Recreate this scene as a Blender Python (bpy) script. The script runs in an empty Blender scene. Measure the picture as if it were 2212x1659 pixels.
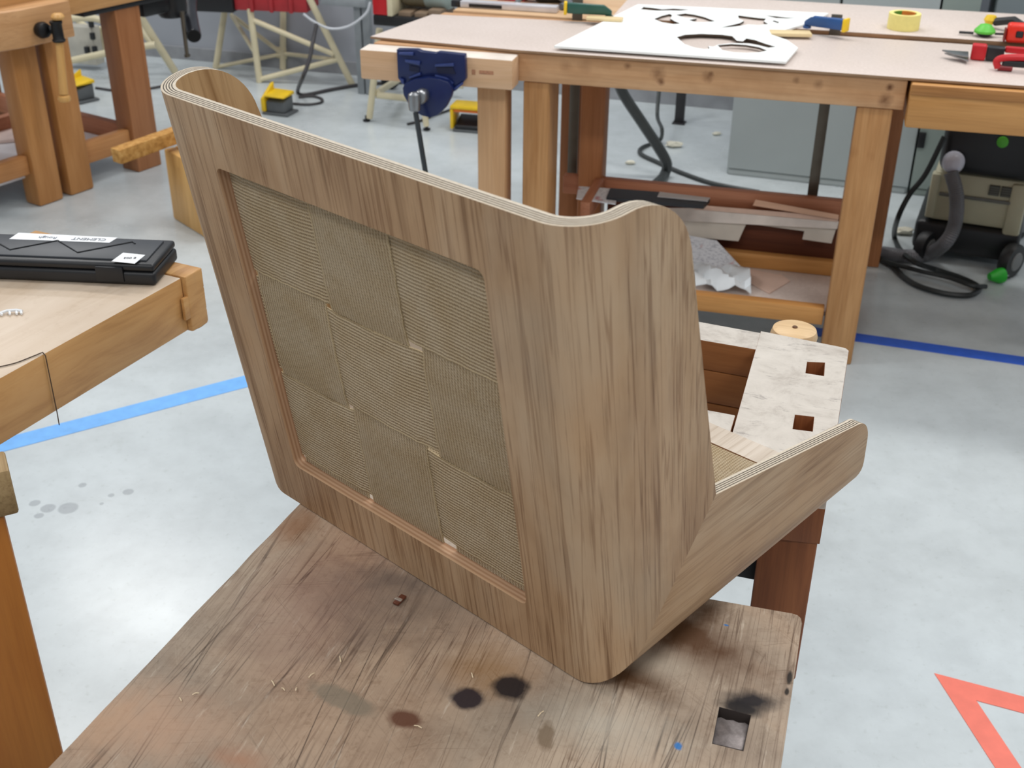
import bpy, bmesh, math, random
import numpy as np
from mathutils import Vector, Matrix
random.seed(7)
C = bpy.context.scene.collection
PI = math.pi
R_ = math.radians

# ------------------------------------------------------------------ camera
CAM_H, FPX, W, H = 1.65, 2550.0, 2212.0, 1659.0
_d = Vector((1070 - W / 2, 5400 - H / 2, FPX)).normalized()     # straight down, in camera axes (x right, y down, z forward)
_up = -_d
_yv = (Vector((0, 0, 1)) - _up * _up.z).normalized()
_xv = _yv.cross(_up)
ROT = Matrix((_xv, _yv, _up))                                    # world = ROT @ cam
camd = bpy.data.cameras.new('camera')
camo = bpy.data.objects.new('camera', camd); C.objects.link(camo)
camd.sensor_width = 36.0
camd.lens = FPX / W * 36.0
M3 = ROT @ Matrix(((1, 0, 0), (0, -1, 0), (0, 0, -1)))
camo.matrix_world = Matrix.Translation((0, 0, CAM_H)) @ M3.to_4x4()
camd.clip_start = .05; camd.clip_end = 60
camd.dof.use_dof = True
camd.dof.focus_distance = 1.42
camd.dof.aperture_fstop = 11.0
bpy.context.scene.camera = camo
sc = bpy.context.scene
sc.view_settings.view_transform = 'Standard'
sc.view_settings.look = 'None'
sc.view_settings.gamma = 1
sc.view_settings.use_curve_mapping = False
sc.view_settings.exposure = 0.0

def _ray(x, y): return ROT @ Vector((x - W / 2, y - H / 2, FPX))
def px(x, y, z=0.0):          # point at height z seen at a pixel of the photograph
    r = _ray(x, y); t = (z - CAM_H) / r.z
    return Vector((0, 0, CAM_H)) + r * t
def pd(x, y, Y):              # point at distance Y ahead seen at a pixel
    r = _ray(x, y); return Vector((0, 0, CAM_H)) + r * (Y / r.y)

# ------------------------------------------------------------------ world and lamps
wd = bpy.data.worlds.new('world'); sc.world = wd; wd.use_nodes = True
bg = wd.node_tree.nodes['Background']
bg.inputs[0].default_value = (.86, .93, 1.0, 1); bg.inputs[1].default_value = .45
def area(name, loc, sx, sy, power, col=(1, .985, .96), rot=(0, 0, 0)):
    l = bpy.data.lights.new(name, 'AREA'); l.shape = 'RECTANGLE'; l.size = sx; l.size_y = sy
    l.energy = power; l.color = col
    o = bpy.data.objects.new(name, l); C.objects.link(o); o.location = loc; o.rotation_euler = rot
    return o
_p = px(352, 1312); _r = Vector((_p.x, _p.y, -CAM_H)).normalized(); LAMP0 = (_p.x - _r.x / _r.z * 4.2, _p.y - _r.y / _r.z * 4.2)   # lamp mirrored in the floor at left
for i, (lx, ly) in enumerate([(-3.2, 2.6), LAMP0, (1.9, 1.9), (-2.6, 5.2), (.2, 4.6), (2.8, 4.2), (-1.2, -1.4), (1.8, -1.8)]):
    area('ceiling_lamp', (lx, ly, 4.2), 1.5, .35, (51, 62, 53, 34, 50, 36, 54, 54)[i], rot=(0, 0, R_(-17.5)))

# ------------------------------------------------------------------ materials
def lin(c):
    c = c / 255.0
    return c / 12.92 if c <= .04045 else ((c + .055) / 1.055) ** 2.4
def col(r, g, b): return (lin(r), lin(g), lin(b), 1)
class NT:
    pre = None
    def __init__(s, name):
        s.m = bpy.data.materials.new(name); s.m.use_nodes = True
        s.t = s.m.node_tree; s.n = s.t.nodes
        s.b = s.n['Principled BSDF']
    def node(s, ty, **kw):
        nd = s.n.new(ty)
        for k, v in kw.items():
            if k.startswith('i_'):
                nd.inputs[int(k[2:])].default_value = v
            else: setattr(nd, k, v)
        return nd
    def link(s, a, b): s.t.links.new(a, b)
    def coords(s, scale=(1, 1, 1), rot=(0, 0, 0), loc=(0, 0, 0), kind='Object'):
        tc = s.node('ShaderNodeTexCoord'); mp = s.node('ShaderNodeMapping')
        src = tc.outputs[kind]
        if s.pre:
            m0 = s.node('ShaderNodeMapping'); m0.inputs['Rotation'].default_value = s.pre; s.link(src, m0.inputs[0]); src = m0.outputs[0]
        mp.inputs['Scale'].default_value = scale; mp.inputs['Rotation'].default_value = rot; mp.inputs['Location'].default_value = loc
        s.link(src, mp.inputs[0]); return mp.outputs[0]
    def noise(s, vec, scale, detail=4, rough=.55, dist=0):
        n = s.node('ShaderNodeTexNoise'); s.link(vec, n.inputs['Vector'])
        n.inputs['Scale'].default_value = scale; n.inputs['Detail'].default_value = detail
        n.inputs['Roughness'].default_value = rough; n.inputs['Distortion'].default_value = dist
        return n.outputs[0]
    def ramp(s, f, stops):
        r = s.node('ShaderNodeValToRGB'); e = r.color_ramp.elements
        while len(e) < len(stops): e.new(.5)
        for el, (p, c) in zip(e, stops):
            el.position = p; el.color = c if len(c) == 4 else (*c, 1)
        s.link(f, r.inputs[0]); return r.outputs[0]
    def mix(s, f, a, b, mode='MIX'):
        m = s.node('ShaderNodeMix', data_type='RGBA', blend_type=mode)
        for v, i in ((f, 0), (a, 6), (b, 7)):
            if isinstance(v, (int, float)): m.inputs[i].default_value = v
            elif isinstance(v, tuple): m.inputs[i].default_value = v
            else: s.link(v, m.inputs[i])
        return m.outputs[2]
    def math(s, op, a, b=0.0, clamp=False):
        m = s.node('ShaderNodeMath', operation=op); m.use_clamp = clamp
        for v, i in ((a, 0), (b, 1)):
            if isinstance(v, (int, float)): m.inputs[i].default_value = v
            else: s.link(v, m.inputs[i])
        return m.outputs[0]
    def bump(s, h, strength, dist=.002):
        b = s.node('ShaderNodeBump'); b.inputs['Strength'].default_value = strength; b.inputs['Distance'].default_value = dist
        s.link(h, b.inputs['Height']); s.link(b.outputs[0], s.b.inputs['Normal'])
    def out(s, c, rough=.5, spec=.5, metal=0):
        if isinstance(c, tuple): s.b.inputs['Base Color'].default_value = c
        else: s.link(c, s.b.inputs['Base Color'])
        if isinstance(rough, (int, float)): s.b.inputs['Roughness'].default_value = rough
        else: s.link(rough, s.b.inputs['Roughness'])
        s.b.inputs['Metallic'].default_value = metal
        s.b.inputs['Specular IOR Level'].default_value = spec
        return s.m
BK = (0, 0, 0, 1); WH = (1, 1, 1, 1)
_cache = {}
def plain(name, rgb, rough=.5, metal=0, spec=.5, var=.12, sc_=14):
    k = ('p', name)
    if k in _cache: return _cache[k]
    t = NT(name); v = t.coords()
    n = t.noise(v, sc_, 3)
    c = col(*rgb)
    d = tuple(x * (1 - var) for x in c[:3]) + (1,)
    b = tuple(min(1, x * (1 + var)) for x in c[:3]) + (1,)
    _cache[k] = t.out(t.ramp(n, [(.3, d), (.7, b)]), rough, spec, metal)
    return _cache[k]
def axscale(ax, long=1.0, cross=1.0):
    s = [cross] * 3; s['xyz'.index(ax)] = long; return tuple(s)
def wood(name, light, dark, ax='x', rough=.45, streak=.5, scale=1.0, seed=0, knots=.0):
    k = ('w', name, ax)
    if k in _cache: return _cache[k]
    t = NT(name + '_' + ax)
    v = t.coords(axscale(ax, 1.2 * scale, 14 * scale), loc=(seed, seed * .7, seed * 1.3))
    n1 = t.noise(v, 1.6, 5, .6, .6)
    v2 = t.coords(axscale(ax, 5 * scale, 160 * scale), loc=(seed, 0, 0))
    n2 = t.noise(v2, 1.0, 3, .6)
    c = t.ramp(n1, [(.3, col(*dark)), (.68, col(*light))])
    g = t.ramp(n2, [(.33, (.62, .56, .5, 1)), (.55, WH)])
    c = t.mix(streak, c, g, 'MULTIPLY')
    if knots:
        v3 = t.coords((6, 6, 6), loc=(seed * 2, 3, 1))
        n3 = t.noise(v3, 1.1, 2)
        kk = t.ramp(n3, [(.66, WH), (.76, (.45, .3, .2, 1))])
        c = t.mix(knots, c, kk, 'MULTIPLY')
    t.bump(n2, .12, .0006)
    _cache[k] = t.out(c, rough, .35)
    return _cache[k]
def beech(ax): return wood('beech', (198, 150, 100), (168, 118, 70), ax, .42, .35, knots=.5)
def beech_pale(ax): return wood('pale_beech', (214, 172, 130), (196, 150, 106), ax, .45, .3, seed=3)
def beech_red(ax): return wood('red_beech', (184, 124, 80), (156, 100, 60), ax, .5, .35, seed=5)
def rail_red(ax): return wood('reddish_rail', (188, 128, 96), (164, 104, 74), ax, .5, .3, seed=8)

# ------------------------------------------------------------------ mesh helpers
def link(name, me, mat=None, parent=None, smooth=35):
    o = bpy.data.objects.new(name, me); C.objects.link(o)
    if mat is not None:
        for m in (mat if isinstance(mat, (list, tuple)) else [mat]): me.materials.append(m)
    if smooth:
        me.polygons.foreach_set('use_smooth', [True] * len(me.polygons))
        me.set_sharp_from_angle(angle=R_(smooth))
    if parent: o.parent = parent
    return o
def obj(name, bm, mat=None, parent=None, smooth=35):
    bmesh.ops.recalc_face_normals(bm, faces=bm.faces)
    me = bpy.data.meshes.new(name); bm.to_mesh(me); bm.free()
    return link(name, me, mat, parent, smooth)
def tag(o, label=None, cat=None, group=None, kind=None):
    if label: o['label'] = label
    if cat: o['category'] = cat
    if group: o['group'] = group
    if kind: o['kind'] = kind
    return o
def thing(name, label, cat, loc=(0, 0, 0), yaw=0.0, group=None):
    o = bpy.data.objects.new(name, None); C.objects.link(o)
    o.empty_display_size = .1
    o.location = loc; o.rotation_euler = (0, 0, yaw)
    return tag(o, label, cat, group)
class Frame:                      # local frame of a thing: world point -> local point
    def __init__(s, loc, yaw): s.m = Matrix.Translation(loc) @ Matrix.Rotation(yaw, 4, 'Z'); s.i = s.m.inverted()
    def L(s, p): return s.i @ Vector(p)
    def Wd(s, x, y, z): return s.m @ Vector((x, y, z))
def B(): return bmesh.new()
def box(bm, x0, x1, y0, y1, z0, z1, bev=.004, seg=2, mat=0, M=None):
    vs = [bm.verts.new((x, y, z)) for x in (x0, x1) for y in (y0, y1) for z in (z0, z1)]
    q = [(0, 1, 3, 2), (4, 6, 7, 5), (0, 4, 5, 1), (2, 3, 7, 6), (0, 2, 6, 4), (1, 5, 7, 3)]
    fs = [bm.faces.new([vs[i] for i in f]) for f in q]
    for f in fs: f.material_index = mat
    if M is not None: bmesh.ops.transform(bm, matrix=M, verts=vs)
    if bev:
        es = {e for f in fs for e in f.edges}
        bmesh.ops.bevel(bm, geom=list(es), offset=bev, segments=seg, affect='EDGES', profile=.5)
    return bm
def prism(bm, pts, z0, z1, bev=.003, mat=0, M=None):     # outline in x, y; z0/z1 numbers or per-point lists
    n = len(pts)
    Z0 = z0 if isinstance(z0, list) else [z0] * n
    Z1 = z1 if isinstance(z1, list) else [z1] * n
    a = [bm.verts.new((p[0], p[1], Z0[i])) for i, p in enumerate(pts)]
    b = [bm.verts.new((p[0], p[1], Z1[i])) for i, p in enumerate(pts)]
    fs = [bm.faces.new(a[::-1]), bm.faces.new(b)]
    for i in range(n):
        j = (i + 1) % n; fs.append(bm.faces.new((a[i], a[j], b[j], b[i])))
    for f in fs: f.material_index = mat
    if M is not None: bmesh.ops.transform(bm, matrix=M, verts=a + b)
    if bev:
        es = {e for f in fs for e in f.edges}
        bmesh.ops.bevel(bm, geom=list(es), offset=bev, segments=2, affect='EDGES', profile=.5)
    return bm
def catmull(pts, n=8):
    P = [Vector(p) for p in pts]; out = []
    P = [P[0] * 2 - P[1]] + P + [P[-1] * 2 - P[-2]]
    for i in range(1, len(P) - 2):
        for k in range(n):
            t = k / n; a, b, c, d = P[i - 1], P[i], P[i + 1], P[i + 2]
            out.append(.5 * ((2 * b) + (c - a) * t + (2 * a - 5 * b + 4 * c - d) * t * t + (3 * b - a - 3 * c + d) * t ** 3))
    out.append(P[-2]); return out
def tube(bm, pts, r, seg=10, mat=0, cap=True):
    pts = [Vector(p) for p in pts]; n = len(pts)
    rr = r if isinstance(r, (list, tuple)) else [r] * n
    rings = []; up = None
    for i, p in enumerate(pts):
        t = (pts[min(i + 1, n - 1)] - pts[max(i - 1, 0)]).normalized()
        if up is None: up = Vector((0, 0, 1)) if abs(t.z) < .9 else Vector((1, 0, 0))
        a = (up - t * up.dot(t)).normalized(); up = a; b = t.cross(a)
        rings.append([bm.verts.new(p + (a * math.cos(2 * PI * k / seg) + b * math.sin(2 * PI * k / seg)) * rr[i]) for k in range(seg)])
    for i in range(n - 1):
        for k in range(seg):
            f = bm.faces.new((rings[i][k], rings[i][(k + 1) % seg], rings[i + 1][(k + 1) % seg], rings[i + 1][k])); f.material_index = mat
    if cap:
        bm.faces.new(rings[0][::-1]).material_index = mat; bm.faces.new(rings[-1]).material_index = mat
    return bm
def lathe(bm, prof, seg=24, M=None, mat=0):              # prof: (radius, height) about z
    rings = []; vs = []
    for r, z in prof:
        ring = [bm.verts.new((r * math.cos(2 * PI * k / seg), r * math.sin(2 * PI * k / seg), z)) for k in range(seg)]
        rings.append(ring); vs += ring
    for i in range(len(rings) - 1):
        for k in range(seg):
            bm.faces.new((rings[i][k], rings[i][(k + 1) % seg], rings[i + 1][(k + 1) % seg], rings[i + 1][k])).material_index = mat
    bm.faces.new(rings[0][::-1]).material_index = mat; bm.faces.new(rings[-1]).material_index = mat
    if M is not None: bmesh.ops.transform(bm, matrix=M, verts=vs)
    return bm
def plate(name, outer, holes, z0, z1, mat, parent, bev=0.0, M=None):   # flat plate with real through holes
    cu = bpy.data.curves.new(name + '_c', 'CURVE'); cu.dimensions = '2D'; cu.fill_mode = 'BOTH'
    cu.extrude = (z1 - z0) / 2; cu.bevel_depth = bev; cu.bevel_resolution = 1
    for loop in [outer] + holes:
        s = cu.splines.new('POLY'); s.points.add(len(loop) - 1); s.use_cyclic_u = True
        for pt, p in zip(s.points, loop): pt.co = (p[0], p[1], 0, 1)
    o = bpy.data.objects.new(name, cu); C.objects.link(o)
    me = bpy.data.meshes.new_from_object(o.evaluated_get(bpy.context.evaluated_depsgraph_get()))
    bpy.data.objects.remove(o)
    me.materials.clear()
    me.transform((M or Matrix.Identity(4)) @ Matrix.Translation((0, 0, (z0 + z1) / 2)))
    me.name = name
    return link(name, me, mat, parent, 40)
def align(p, q):                  # matrix taking z axis to the direction p -> q, origin at p
    d = (Vector(q) - Vector(p)).normalized()
    return Matrix.Translation(p) @ d.to_track_quat('Z', 'Y').to_matrix().to_4x4()
def flat_text(name, body, size, mat, parent, M, ext=.0003):
    cu = bpy.data.curves.new(name + '_c', 'FONT'); cu.body = body; cu.size = size; cu.extrude = ext
    o = bpy.data.objects.new(name, cu); C.objects.link(o)
    me = bpy.data.meshes.new_from_object(o.evaluated_get(bpy.context.evaluated_depsgraph_get()))
    bpy.data.objects.remove(o); me.materials.clear(); me.transform(M); me.name = name
    return link(name, me, mat, parent, 0)

YAW = R_(-17.5)                   # the room's direction
# ------------------------------------------------------------------ floor, walls
def floor_mat():
    t = NT('concrete_floor'); v = t.coords()
    n1 = t.noise(v, 1.3, 6, .6); n2 = t.noise(v, 9, 6, .65); n3 = t.noise(v, 60, 3)
    c = t.ramp(n1, [(.3, col(178, 185, 187)), (.7, col(202, 210, 213))])
    c = t.mix(.25, c, t.ramp(n2, [(.3, col(166, 171, 172)), (.6, col(208, 215, 217))]))
    c = t.mix(.5, c, t.ramp(n3, [(.27, (.82, .82, .8, 1)), (.4, WH)]), 'MULTIPLY')
    v2 = t.coords((1, 1, 1), (0, 0, YAW)); n4 = t.noise(v2, 3.1, 5, .7, 1.2)
    c = t.mix(.4, c, t.ramp(n4, [(.26, (.8, .79, .76, 1)), (.36, WH)]), 'MULTIPLY')
    # grey drips on the floor by the left bench
    vv = t.coords()
    for (a, b, r) in [(75, 1087, .016), (103, 1098, .02), (147, 1098, .025), (84, 1114, .013), (178, 1048, .011), (277, 1063, .014), (240, 1070, .009), (220, 1088, .007)]:
        p = px(a, b)
        s = t.node('ShaderNodeVectorMath', operation='DISTANCE'); t.link(vv, s.inputs[0]); s.inputs[1].default_value = p
        f = t.math('ADD', s.outputs['Value'], t.math('MULTIPLY', t.math('SUBTRACT', n2, .5), .012))
        m = t.ramp(t.math('DIVIDE', f, r), [(.8, (.62, .62, .64, 1)), (1.0, WH)])
        c = t.mix(.8, c, m, 'MULTIPLY')
    t.bump(n2, .04, .002)
    return t.out(c, t.ramp(n1, [(.3, (.3, .3, .3, 1)), (.7, (.2, .2, .2, 1))]), .5)
bm = B(); box(bm, -7, 7, -4, 9, -.12, 0, 0)
tag(obj('floor', bm, floor_mat(), None, 0), kind='structure')
wall_m = plain('grey_wall', (158, 162, 170), .7, var=.05, sc_=2)
WA = px(440, 150); WB = px(760, 185); wdir = Vector((math.cos(YAW), math.sin(YAW), 0)); wn = Vector((-wdir.y, wdir.x, 0))
wo = px(600, 146)
MW = Matrix.Translation(wo) @ Matrix.Rotation(YAW, 4, 'Z')
bm = B(); box(bm, -4.5, 5, 0, .2, 0, 4.0, 0, M=MW)
tag(obj('wall_back', bm, wall_m, None, 0), kind='structure')
bm = B(); box(bm, -4.5, 5, -.012, 0, 0, .07, .002, M=MW)
tag(obj('baseboard_back', bm, plain('grey_baseboard', (146, 148, 152), .6), None, 0), kind='structure')

# ------------------------------------------------------------------ floor tape
blue_t = plain('blue_tape', (112, 176, 240), .45, var=.08, sc_=30)
blue_t2 = plain('deep_blue_tape', (48, 96, 205), .45, var=.08, sc_=30)
def tape(name, p, q, w, mat, label):
    p, q = Vector(p), Vector(q); d = (q - p); L = d.length; yaw = math.atan2(d.y, d.x)
    t = (p + q) / 2
    bm = B(); n = 14
    for i in range(n):
        x0 = -L / 2 + L * i / n; x1 = -L / 2 + L * (i + 1) / n
    box(bm, -L / 2, L / 2, -w / 2, w / 2, .0002, .0012, 0)
    o = obj(name, bm, mat, None, 0); o.location = t; o.rotation_euler = (0, 0, yaw)
    return tag(o, label, 'tape')
a, b = px(-10, 966), px(600, 806)
tape('floor_tape', a, b + (b - a) * .15, .068, blue_t, 'light blue tape strip on the floor beside the black case bench')
a, b = px(1850, 729), px(2230, 783)
tape('floor_tape', a - (b - a) * .4, b + (b - a) * .4, .058, blue_t2, 'dark blue tape strip on the floor at right by the bench leg')
O1, O2, O3 = px(2018, 1455), px(2149.5, 1659), px(2212, 1506)
I1, I2, I3 = px(2110, 1516), px(2207, 1659), px(2212, 1541)
dl = (O2 - O1).normalized(); dr = (O3 - O1).normalized(); s_ = 1.05
OA, OBp, OC = O1, O1 + dl * s_, O1 + dr * s_
# inner triangle similar to the outer
ins = I1
k = .72
outer = [OA, OBp, OC]
cen = (OA + OBp + OC) / 3
d_in = abs((ins - O1).cross(dl).z)
def inset(tri, d):
    out = []
    for i in range(3):
        p, a_, b_ = tri[i], (tri[(i + 1) % 3] - tri[i]).normalized(), (tri[(i + 2) % 3] - tri[i]).normalized()
        half = math.acos(max(-1, min(1, a_.dot(b_)))) / 2
        out.append(p + (a_ + b_).normalized() * (d / math.sin(half)))
    return out
inner = inset(outer, d_in)
plate('floor_marking', [p.xy for p in outer], [[p.xy for p in inner]], .0002, .0014, plain('coral_marking', (232, 118, 100), .45, var=.06, sc_=30), None)
tag(bpy.data.objects['floor_marking'], 'coral red triangle outline taped on the floor at lower right', 'floor marking')

# ------------------------------------------------------------------ the foreground workbench
NZ = .85
n_o = Vector((.10, 1.0, 0)); nyaw = R_(-17.5)
NF = Frame((n_o.x, n_o.y, 0), nyaw)
wb = thing('workbench', 'worn stained workbench under the wooden chair, tail vise open', 'workbench', (n_o.x, n_o.y, 0), nyaw)
def nl(x, y, z=NZ): return NF.L(px(x, y, z))
def nw(x, y, z=NZ): return NF.L((x, y, z))
def bench_top_mat():
    t = NT('worn_bench_top'); v = t.coords()
    n1 = t.noise(v, 5.5, 5, .6, .8)
    c = t.ramp(n1, [(.28, col(140, 122, 104)), (.5, col(174, 151, 128)), (.72, col(194, 171, 146))])
    n2 = t.noise(t.coords(loc=(3, 1, 0)), 3.4, 4, .6, .5)
    c = t.mix(.4, c, t.ramp(n2, [(.35, col(190, 156, 130)), (.55, col(166, 154, 140)), (.7, col(134, 121, 110))]))
    n2b = t.noise(t.coords(loc=(7, 2, 0)), 14, 5, .7, .6)
    c = t.mix(.5, c, t.ramp(n2b, [(.3, (.62, .56, .52, 1)), (.5, WH)]), 'MULTIPLY')
    # grain and knife cuts run along y
    vg = t.coords((200, 4, 1)); ng = t.noise(vg, 1, 4, .65)
    c = t.mix(.45, c, t.ramp(ng, [(.3, (.5, .45, .41, 1)), (.48, WH)]), 'MULTIPLY')
    vc = t.coords((70, 1.3, 1), (0, 0, R_(5))); nc = t.noise(vc, 1, 2, .5, .2)
    cut = t.ramp(nc, [(.492, WH), (.499, (.28, .2, .16, 1)), (.501, (.28, .2, .16, 1)), (.508, WH)])
    msk = t.ramp(t.noise(v, 6, 3), [(.42, BK), (.6, WH)])
    c = t.mix(t.math('MULTIPLY', msk, .75), c, cut, 'MULTIPLY')
    vd = t.coords((60, 1.4, 1), (0, 0, R_(-9)), (2, 5, 0)); nd2 = t.noise(vd, 1, 2, .5, .15)
    cut2 = t.ramp(nd2, [(.494, WH), (.5, (.3, .22, .18, 1)), (.506, WH)])
    c = t.mix(.5, c, cut2, 'MULTIPLY')
    def scr(c, rot, sx, sy, loc, w, rgb, amt, mk):
        q = t.coords((sx, sy, 1), (0, 0, 0), loc); 
        m0 = t.node('ShaderNodeMapping'); m0.inputs['Rotation'].default_value = (0, 0, rot); tc = t.node('ShaderNodeTexCoord'); t.link(tc.outputs['Object'], m0.inputs[0])
        m1 = t.node('ShaderNodeMapping'); m1.inputs['Scale'].default_value = (sx, sy, 1); m1.inputs['Location'].default_value = loc; t.link(m0.outputs[0], m1.inputs[0])
        nz = t.noise(m1.outputs[0], 1, 2, .5, .1)
        ln = t.ramp(nz, [(.5 - w, BK), (.5, WH), (.5 + w, BK)])
        mz = t.ramp(t.noise(t.coords(loc=(loc[1], loc[0], 0)), mk, 3, .6), [(.46, BK), (.6, WH)])
        return t.mix(t.math('MULTIPLY', t.math('MULTIPLY', ln, mz), amt), c, col(*rgb))
    c = scr(c, R_(2), 40, .35, (1, 4, 0), .006, (62, 44, 34), .9, 4)
    c = scr(c, R_(-6), 26, .3, (6, 2, 0), .004, (56, 40, 32), .9, 3)
    c = scr(c, R_(7), 34, .4, (3, 9, 0), .005, (66, 47, 36), .85, 3.5)
    c = scr(c, R_(-1), 60, .5, (13, 1, 0), .008, (84, 62, 48), .7, 5)
    c = scr(c, R_(68), 60, 2, (5, 5, 0), .007, (98, 78, 60), .4, 12)
    c = scr(c, R_(-52), 55, 2, (8, 1, 0), .007, (106, 86, 68), .4, 12)
    c = scr(c, R_(30), 70, 4, (2, 7, 0), .007, (206, 190, 168), .2, 10)
    c = scr(c, R_(-28), 80, 4, (9, 7, 0), .007, (206, 190, 168), .2, 10)
    nm = t.noise(t.coords(loc=(4, 4, 0)), 34, 5, .75, .4)
    c = t.mix(.6, c, t.ramp(nm, [(.3, (.6, .54, .49, 1)), (.42, WH), (.6, WH), (.72, (1.12, 1.1, 1.08, 1))]), 'MULTIPLY')
    nsp = t.noise(v, 190, 3, .6)
    c = t.mix(.35, c, t.ramp(nsp, [(.28, (.6, .55, .5, 1)), (.42, WH)]), 'MULTIPLY')
    npale = t.noise(t.coords((120, 14, 1), loc=(1, 9, 0)), 1, 4, .7)
    c = t.mix(t.ramp(npale, [(.62, BK), (.74, (.55, .55, .55, 1))]), c, col(214, 200, 182))
    nw_ = t.noise(v, 55, 3)
    def spot(c, x, y, rx, ry, rgb, edge=.35, amt=1.0, rot=0.0, rag=.35):
        p = nl(x, y)
        mp = t.node('ShaderNodeMapping', vector_type='TEXTURE')
        mp.inputs['Location'].default_value = (p.x, p.y, 0); mp.inputs['Rotation'].default_value = (0, 0, rot); mp.inputs['Scale'].default_value = (rx, ry, 1000)
        tc = t.node('ShaderNodeTexCoord'); t.link(tc.outputs['Object'], mp.inputs[0])
        ln = t.node('ShaderNodeVectorMath', operation='LENGTH'); t.link(mp.outputs[0], ln.inputs[0])
        f = t.math('ADD', ln.outputs['Value'], t.math('MULTIPLY', t.math('SUBTRACT', nw_, .5), rag * 2))
        m = t.ramp(f, [(1 - edge, (amt,) * 3), (1.0, BK)])
        return t.mix(m, c, col(*rgb))
    c = spot(c, 700, 1290, .10, .15, (128, 92, 84), .8, .45)
    c = spot(c, 900, 1300, .12, .10, (104, 92, 84), .8, .55)
    c = spot(c, 640, 1130, .03, .06, (142, 92, 52), .8, .5)
    c = spot(c, 330, 1560, .10, .06, (200, 156, 126), .8, .45)
    c = spot(c, 220, 1560, .05, .06, (196, 156, 122), .8, .4)
    c = spot(c, 520, 1640, .035, .02, (172, 120, 90), .8, .6)
    c = spot(c, 860, 1250, .05, .03, (92, 82, 76), .8, .5)
    c = spot(c, 740, 1510, .045, .014, (128, 118, 102), .35, .7, R_(-14))
    c = spot(c, 1055, 1450, .055, .045, (150, 112, 70), .8, .6)
    c = spot(c, 1470, 1365, .13, .045, (86, 56, 34), .75, .9, R_(-26))  # chair's contact shadow with some brown stain, painted into the top
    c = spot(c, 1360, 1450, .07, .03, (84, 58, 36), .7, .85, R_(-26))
    for q in ((1345, 1450), (1405, 1408), (1465, 1364), (1525, 1320)): c = spot(c, q[0], q[1], .026, .03, (84, 56, 34), .85, .8, 0, .5)  # row of spots along the seat: contact shadow and stain in the colour
    c = spot(c, 1300, 1560, .10, .05, (176, 172, 160), .9, .5)
    c = spot(c, 1420, 1430, .05, .03, (190, 178, 160), .9, .5)
    c = spot(c, 1180, 1590, .008, .022, (118, 100, 80), .4, .8, R_(14), .8)
    c = spot(c, 1010, 1507, .0185, .0165, (44, 36, 42), .4, .96)
    c = spot(c, 1104, 1484, .0215, .020, (38, 32, 34), .4, .97)
    c = spot(c, 873, 1552, .021, .013, (98, 60, 44), .45, .9, R_(10))
    c = spot(c, 1622, 1512, .035, .018, (30, 26, 30), .7, .98, R_(16))
    c = spot(c, 1600, 1528, .03, .012, (26, 22, 24), .6, .95, R_(0))
    c = spot(c, 1465, 1610, .0045, .006, (34, 112, 178), .5, .9, 0, 1.2)
    c = spot(c, 1569, 1349, .0035, .002, (34, 112, 178), .5, .9)
    c = spot(c, 1706, 1462, .003, .012, (32, 26, 22), .5, .95)
    c = spot(c, 1700, 1492, .0025, .006, (32, 26, 22), .5, .95)
    c = spot(c, 1400, 800, .3, .2, (210, 200, 186), .7, .85)
    t.bump(ng, .15, .0008)
    return t.out(c, .55, .25)
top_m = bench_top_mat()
def pale_top_mat():
    t = NT('scuffed_pale_beech'); v = t.coords()
    n1 = t.noise(v, 16, 6, .7, .4)
    c = t.ramp(n1, [(.3, col(168, 158, 148)), (.5, col(198, 190, 180)), (.75, col(212, 204, 194))])
    n2 = t.noise(t.coords((1, 3, 1), loc=(4, 2, 0)), 26, 5, .75, .3)
    c = t.mix(.75, c, t.ramp(n2, [(.3, (.42, .4, .42, 1)), (.42, WH)]), 'MULTIPLY')
    return t.out(c, .55, .3)
pale_m = pale_top_mat()
vise_inner = wood('inner_beech', (158, 104, 60), (128, 78, 42), 'x', .5, .3, seed=14)
def two_tone(o, m):
    o.data.materials.append(m)
    for p in o.data.polygons:
        if p.normal.z < .6: p.material_index = 1
    return o
near_side = wood('aged_beech', (150, 92, 54), (112, 62, 34), 'z', .5, .4, seed=11)
# main slab: worn outline with a real dog hole
edge = []
pA, pB = Vector((-.56, .36)), Vector((-.02, 1.735))
for i in range(41):
    q = pA.lerp(pB, i / 40); nrm = Vector((-.93, .36))
    dv = math.sin(i * 1.9) * .0003 + random.uniform(-.0006, .0006)
    base = Vector((-.398, .753)).lerp(Vector((-.249, 1.14)), 0)
    q = Vector((-.398, .753)) + Vector((.149, .387)) * ((q.y - .753) / .387)
    edge.append((q + nrm * dv))
right = [Vector((.131, .36)), Vector((.239, .744)), Vector((.2985, .938)), Vector((.2990, .9455)), Vector((.2965, .9500)), Vector((.2915, .9525))]
outline = edge[::-1] + right + [Vector((.208, .975)), Vector((.105, 1.005)), Vector((.265, 1.63))]
hole = [nl(*p) for p in [(1553, 1524), (1624, 1543), (1607, 1622), (1537, 1605)]]
bt = plate('bench_top', [NF.L((p.x, p.y, 0)).xy for p in outline], [[p.xy for p in hole]], NZ - .09, NZ - .0015, [top_m, plain('charred_wood', (48, 38, 34), .8)], wb, .0006)
hc_ = sum((p.xy for p in hole), Vector((0, 0))) / 4
for p in bt.data.polygons:
    if abs(p.normal.z) < .4 and (p.center.xy - hc_).length < .05: p.material_index = 1
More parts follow.
